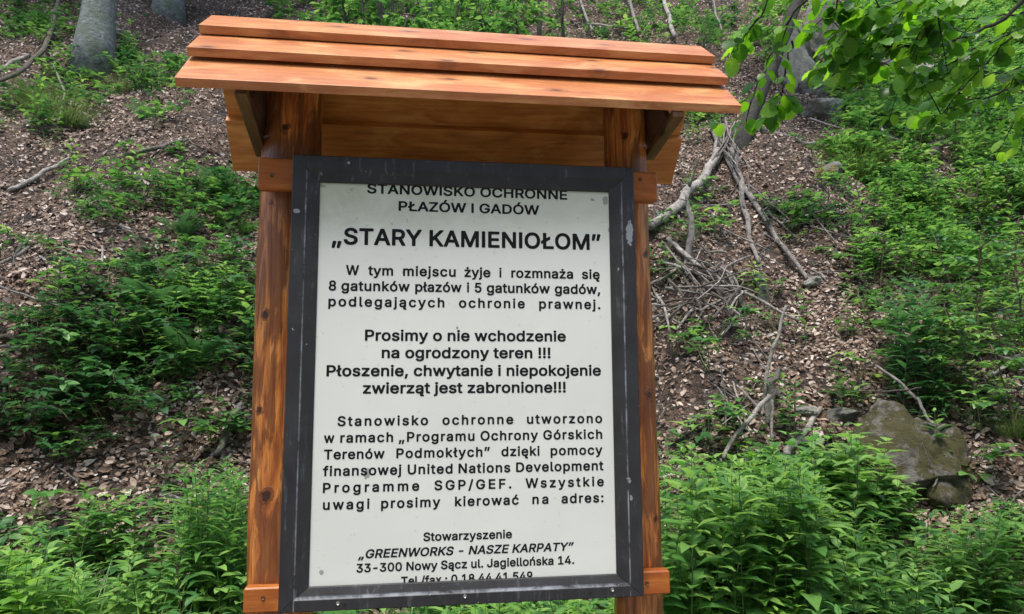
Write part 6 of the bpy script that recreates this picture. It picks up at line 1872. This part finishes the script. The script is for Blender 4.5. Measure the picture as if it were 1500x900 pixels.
# boughs join the stems above the picture
for q in range(4):
    a = trk[q][-1]
    b = at_dist([1560, 1500, 1300, 1480][q], [-60, -80, -120, -100][q], [4.6, 4.4, 4.0, 4.4][q]) - hz_base
    u = np.linspace(0, 1, 8)[:, None]
    tube(gb, a * (1 - u) + b * u + np.array([0, 0, 0.25]) * np.sin(u * math.pi), np.linspace(0.018, 0.011, 8), 6, 0, 0.5)
link('trunk', gb.mesh('trunk', [M_LEAN]), hazel)
link('crown', gl.mesh('crown', [M_HAZEL]), hazel)

# unseen wood added behind the photographer to shut off the low sky
wr = np.random.default_rng(91)
fg = Geo()
for k in range(26):
    cx, cy = -36 + k * 2.9 + wr.uniform(-1, 1), -13.5 + wr.uniform(-1.5, 1.5)
    hh = wr.uniform(9, 13)
    zb = float(H(cx, cy))
    tube(fg, np.array([[cx, cy, zb - 0.3], [cx + wr.uniform(-.2, .2), cy, zb + hh * 0.5], [cx + wr.uniform(-.4, .4), cy, zb + hh]]), np.array([0.2, 0.15, 0.05]), 8, 1, 0.5)
    n = 900
    pos = np.array([cx, cy, zb + hh * 0.56]) + wr.normal(0, 1, (n, 3)) * [1.25, 1.1, hh * 0.21]
    a = wr.uniform(0, 6.28, n)
    leaves(fg, pos, np.stack([np.cos(a), np.sin(a), wr.uniform(-.5, .3, n)], 1), unit(np.stack([wr.normal(0, .5, n), wr.normal(0, .5, n), np.ones(n)], 1)), wr.uniform(.4, .75, n), 0.36, 0.25, 0.1, OVATE, wr.uniform(0.1, 0.9, n), 0)
tag(link('sky_blocking_wood', fg.mesh('sky_blocking_wood', [M_HERB, M_LEAN])), 'unseen leafy wood added behind the camera to cut low sky light', 'wood', kind='stuff')

# ================================================================== GROUND COVER (nobody could count it)
def region(px, py, lst):
    v = np.zeros(px.shape)
    for (cx, cy, rx, ry, wt) in lst:
        d = ((px - cx) / rx) ** 2 + ((py - cy) / ry) ** 2
        v = np.maximum(v, wt * np.clip(1.35 - d, 0, 1))
    return v


def patchy(x, y, s=1.0, seed=0):
    r = np.random.default_rng(seed)
    v = np.zeros_like(x)
    for k in range(10):
        a = r.uniform(0, 6.28)
        lam = s * (0.78 ** k) * 2.2
        v += np.sin(x * math.cos(a) * 6.28 / lam + y * math.sin(a) * 6.28 / lam + r.uniform(0, 6.28)) * (0.85 ** k)
    return 1 / (1 + np.exp(-v * 1.5))


def sample_ground(n, rs, ymax=22.0):
    """points over the part of the slope around the view, thinning with distance"""
    y = 1.0 + (ymax - 1.0) * rs.uniform(0, 1, n) ** 1.15
    half = 2.6 + (y - CAM[1]) * 0.80
    x = CAM[0] + (y - CAM[1]) * math.tan(YAW) + rs.uniform(-1, 1, n) * half
    return x, y


GREEN = [  # picture regions with ground cover: centre, radii, weight
    (320, 290, 110, 60, .9), (150, 300, 70, 45, .8), (210, 500, 200, 110, .9), (330, 430, 90, 120, 1.0), (30, 600, 70, 110, .7), (300, 610, 110, 80, .6), (160, 640, 120, 60, .5),
    (60, 30, 110, 45, .4), (180, 120, 110, 40, .55), (60, 160, 70, 50, .5), (250, 170, 40, 30, .2), (60, 860, 120, 90, 1.0), (270, 830, 120, 110, 1.0), (150, 760, 60, 60, .5),
    (620, 20, 210, 60, .75), (930, 30, 160, 70, .3), (1020, 185, 40, 40, .7), (990, 340, 60, 60, .5), (1170, 310, 70, 45, .8), (1260, 210, 60, 45, .5),
    (1400, 250, 170, 130, 1.0), (1350, 420, 120, 130, .85), (1460, 450, 110, 160, .9), (1080, 750, 180, 130, 1.0), (1330, 830, 200, 100, 1.0), (1130, 430, 60, 40, .25), (1200, 480, 80, 60, .35),
    (1010, 560, 70, 80, .4), (1440, 650, 100, 90, .7), (1290, 560, 70, 50, .6), (760, 880, 260, 60, 1.0), (1080, 590, 60, 50, .3), (1250, 620, 70, 40, .5), (1150, 60, 80, 50, .5), (1420, 50, 170, 90, 1.0), (1330, 150, 80, 60, .8), (138, 110, 70, 32, 1.0), (640, 430, 250, 330, .5), (1380, 160, 150, 90, 1.0), (1450, 60, 110, 70, 1.0)]
rg = np.random.default_rng(77)
CVT = [cover(rg, rg.uniform(0.12, 0.26), int(rg.integers(4, 9)), rg.uniform(0.065, 0.10)) for _ in range(10)]
MBT = [bramble(rg, 0.32, 0.24, 3, 0.085) for _ in range(4)]
HBT = [herb(rg, 0.45, 0.11, 0.045, 0.075, 0.15, bool(q % 2), 0.3) for q in range(5)]
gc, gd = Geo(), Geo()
x, y = sample_ground(42000, rg)
z = H(x, y)
px, py, dep = to_px(np.stack([x, y, z], 1))
px = np.clip(px, 0, 1500)
more = np.where((px > 1240) & (py < 420), 2.4, 1.0)
wt = np.clip(region(px, np.clip(py, 0, 900), GREEN), 0.02, 1.0) * (0.25 + 0.95 * patchy(x, y, 1.1, 4))
wt = wt * np.clip(0.55 + (y - 3) * 0.08, 0.35, 1.15)
ok = (rg.uniform(0, 1, len(x)) < wt * 0.42 * more) & ~((np.abs(x) < 0.8) & (y < 0.6))
for xx, yy, zz, pxx in zip(x[ok], y[ok], z[ok], px[ok]):
    r = rg.random()
    src = CVT[int(rg.integers(10))] if r < 0.66 else (MBT[int(rg.integers(4))] if r < 0.82 else HBT[int(rg.integers(5))])
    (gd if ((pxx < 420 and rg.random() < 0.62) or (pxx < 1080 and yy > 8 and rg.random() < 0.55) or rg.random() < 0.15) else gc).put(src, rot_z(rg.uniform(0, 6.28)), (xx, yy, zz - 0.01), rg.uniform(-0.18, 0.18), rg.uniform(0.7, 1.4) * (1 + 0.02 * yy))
tag(link('ground_cover', gc.mesh('ground_cover', [M_HERB, M_STEM])), 'low mixed green leaves covering parts of the slope', 'ground cover', kind='stuff')
tag(link('shade_tinted_cover', gd.mesh('shade_tinted_cover', [M_BRAMBLE, M_BSTEM])), 'low dark green leaves, tinted for crown shade, mostly left of the sign', 'ground cover', kind='stuff')  # darker bramble green stands in for crown shade, mostly left and far uphill

gg = Geo()
x, y = sample_ground(9000, rg)
z = H(x, y)
px, py, dep = to_px(np.stack([x, y, z], 1))
wt = np.clip(region(np.clip(px, 0, 1500), np.clip(py, 0, 900), [(60, 160, 80, 60, 1), (180, 120, 100, 40, .7), (930, 30, 170, 70, 1), (1250, 230, 80, 50, .8), (60, 870, 160, 70, 1), (700, 890, 400, 50, .9), (1300, 860, 260, 70, .6), (1420, 300, 120, 100, .3)]), 0.015, 1)
ok = (rg.uniform(0, 1, len(x)) < wt * 0.6)
xs, ys, zs = x[ok], y[ok], z[ok]
m = 9
pos = np.repeat(np.stack([xs, ys, zs - 0.01], 1), m, 0) + np.concatenate([rg.normal(0, 0.05, (len(xs) * m, 2)), np.zeros((len(xs) * m, 1))], 1)
blades(gg, pos, rg.uniform(0, 6.28, len(pos)), rg.uniform(0.12, 0.42, len(pos)), rg.uniform(0.05, 0.7, len(pos)), rg.uniform(0.4, 1.6, len(pos)), rg.uniform(0.004, 0.009, len(pos)), 4, rg.uniform(0, 1, len(pos)) ** 1.3, 0)
tag(link('grass', gg.mesh('grass', [M_GRASS])), 'scattered grass blades on the slope and along the road edge', 'grass', kind='stuff')

# dry beech leaves
lg = Geo()
x, y = sample_ground(620000, rg)
dens = 0.42 + 0.58 * patchy(x, y, 1.6, 9)
ok = rg.uniform(0, 1, len(x)) < dens
x, y = x[ok], y[ok]
z = H(x, y)
nn = Hn(x, y)
N = len(x)
a = rg.uniform(0, 6.28, N)
d = np.stack([np.cos(a), np.sin(a), np.zeros(N)], 1)
up = unit(nn + rg.normal(0, 0.38, (N, 3)))
d = unit(d - up * np.sum(d * up, 1, keepdims=True))
L = np.clip(0.044 * np.exp(rg.normal(0, 0.36, N)), 0.022, 0.105) * (1 + 0.006 * y)
pos = np.stack([x, y, z], 1) + nn * rg.uniform(0.004, 0.035, (N, 1))
leaves(lg, pos - d * L[:, None] * 0.5, d, up, L, L * rg.uniform(0.45, 0.65, N), rg.uniform(-0.35, 0.4, N), rg.uniform(-0.2, 0.35, N), OVATE, np.clip(rg.normal(0.48, 0.30, N), 0, 1), 0)
tag(link('leaf_litter', lg.mesh('leaf_litter', [M_LITTER])), 'dry brown beech leaves covering the slope', 'fallen leaves', kind='stuff')

# small broken twigs
tg = Geo()
x, y = sample_ground(2600, rg, 16)
for xx, yy in zip(x, y):
    zz = float(H(xx, yy))
    nrm = Hn(xx, yy)
    a = rg.uniform(0, 6.28)
    d = np.array([math.cos(a), math.sin(a), 0])
    d = unit(d - nrm * (d @ nrm) + nrm * rg.uniform(-0.05, 0.25))
    l = rg.uniform(0.08, 0.38)
    p0 = np.array([xx, yy, zz]) + nrm * 0.02
    tube(tg, np.array([p0, p0 + d * l * 0.5 + rg.normal(0, 0.012, 3), p0 + d * l]), np.array([1, 0.8, 0.5]) * rg.uniform(0.003, 0.008), 4, 0, 0.5, False)
tag(link('twig_litter', tg.mesh('twig_litter', [M_DEAD])), 'small broken twigs strewn over the brown leaves', 'twigs', kind='stuff')
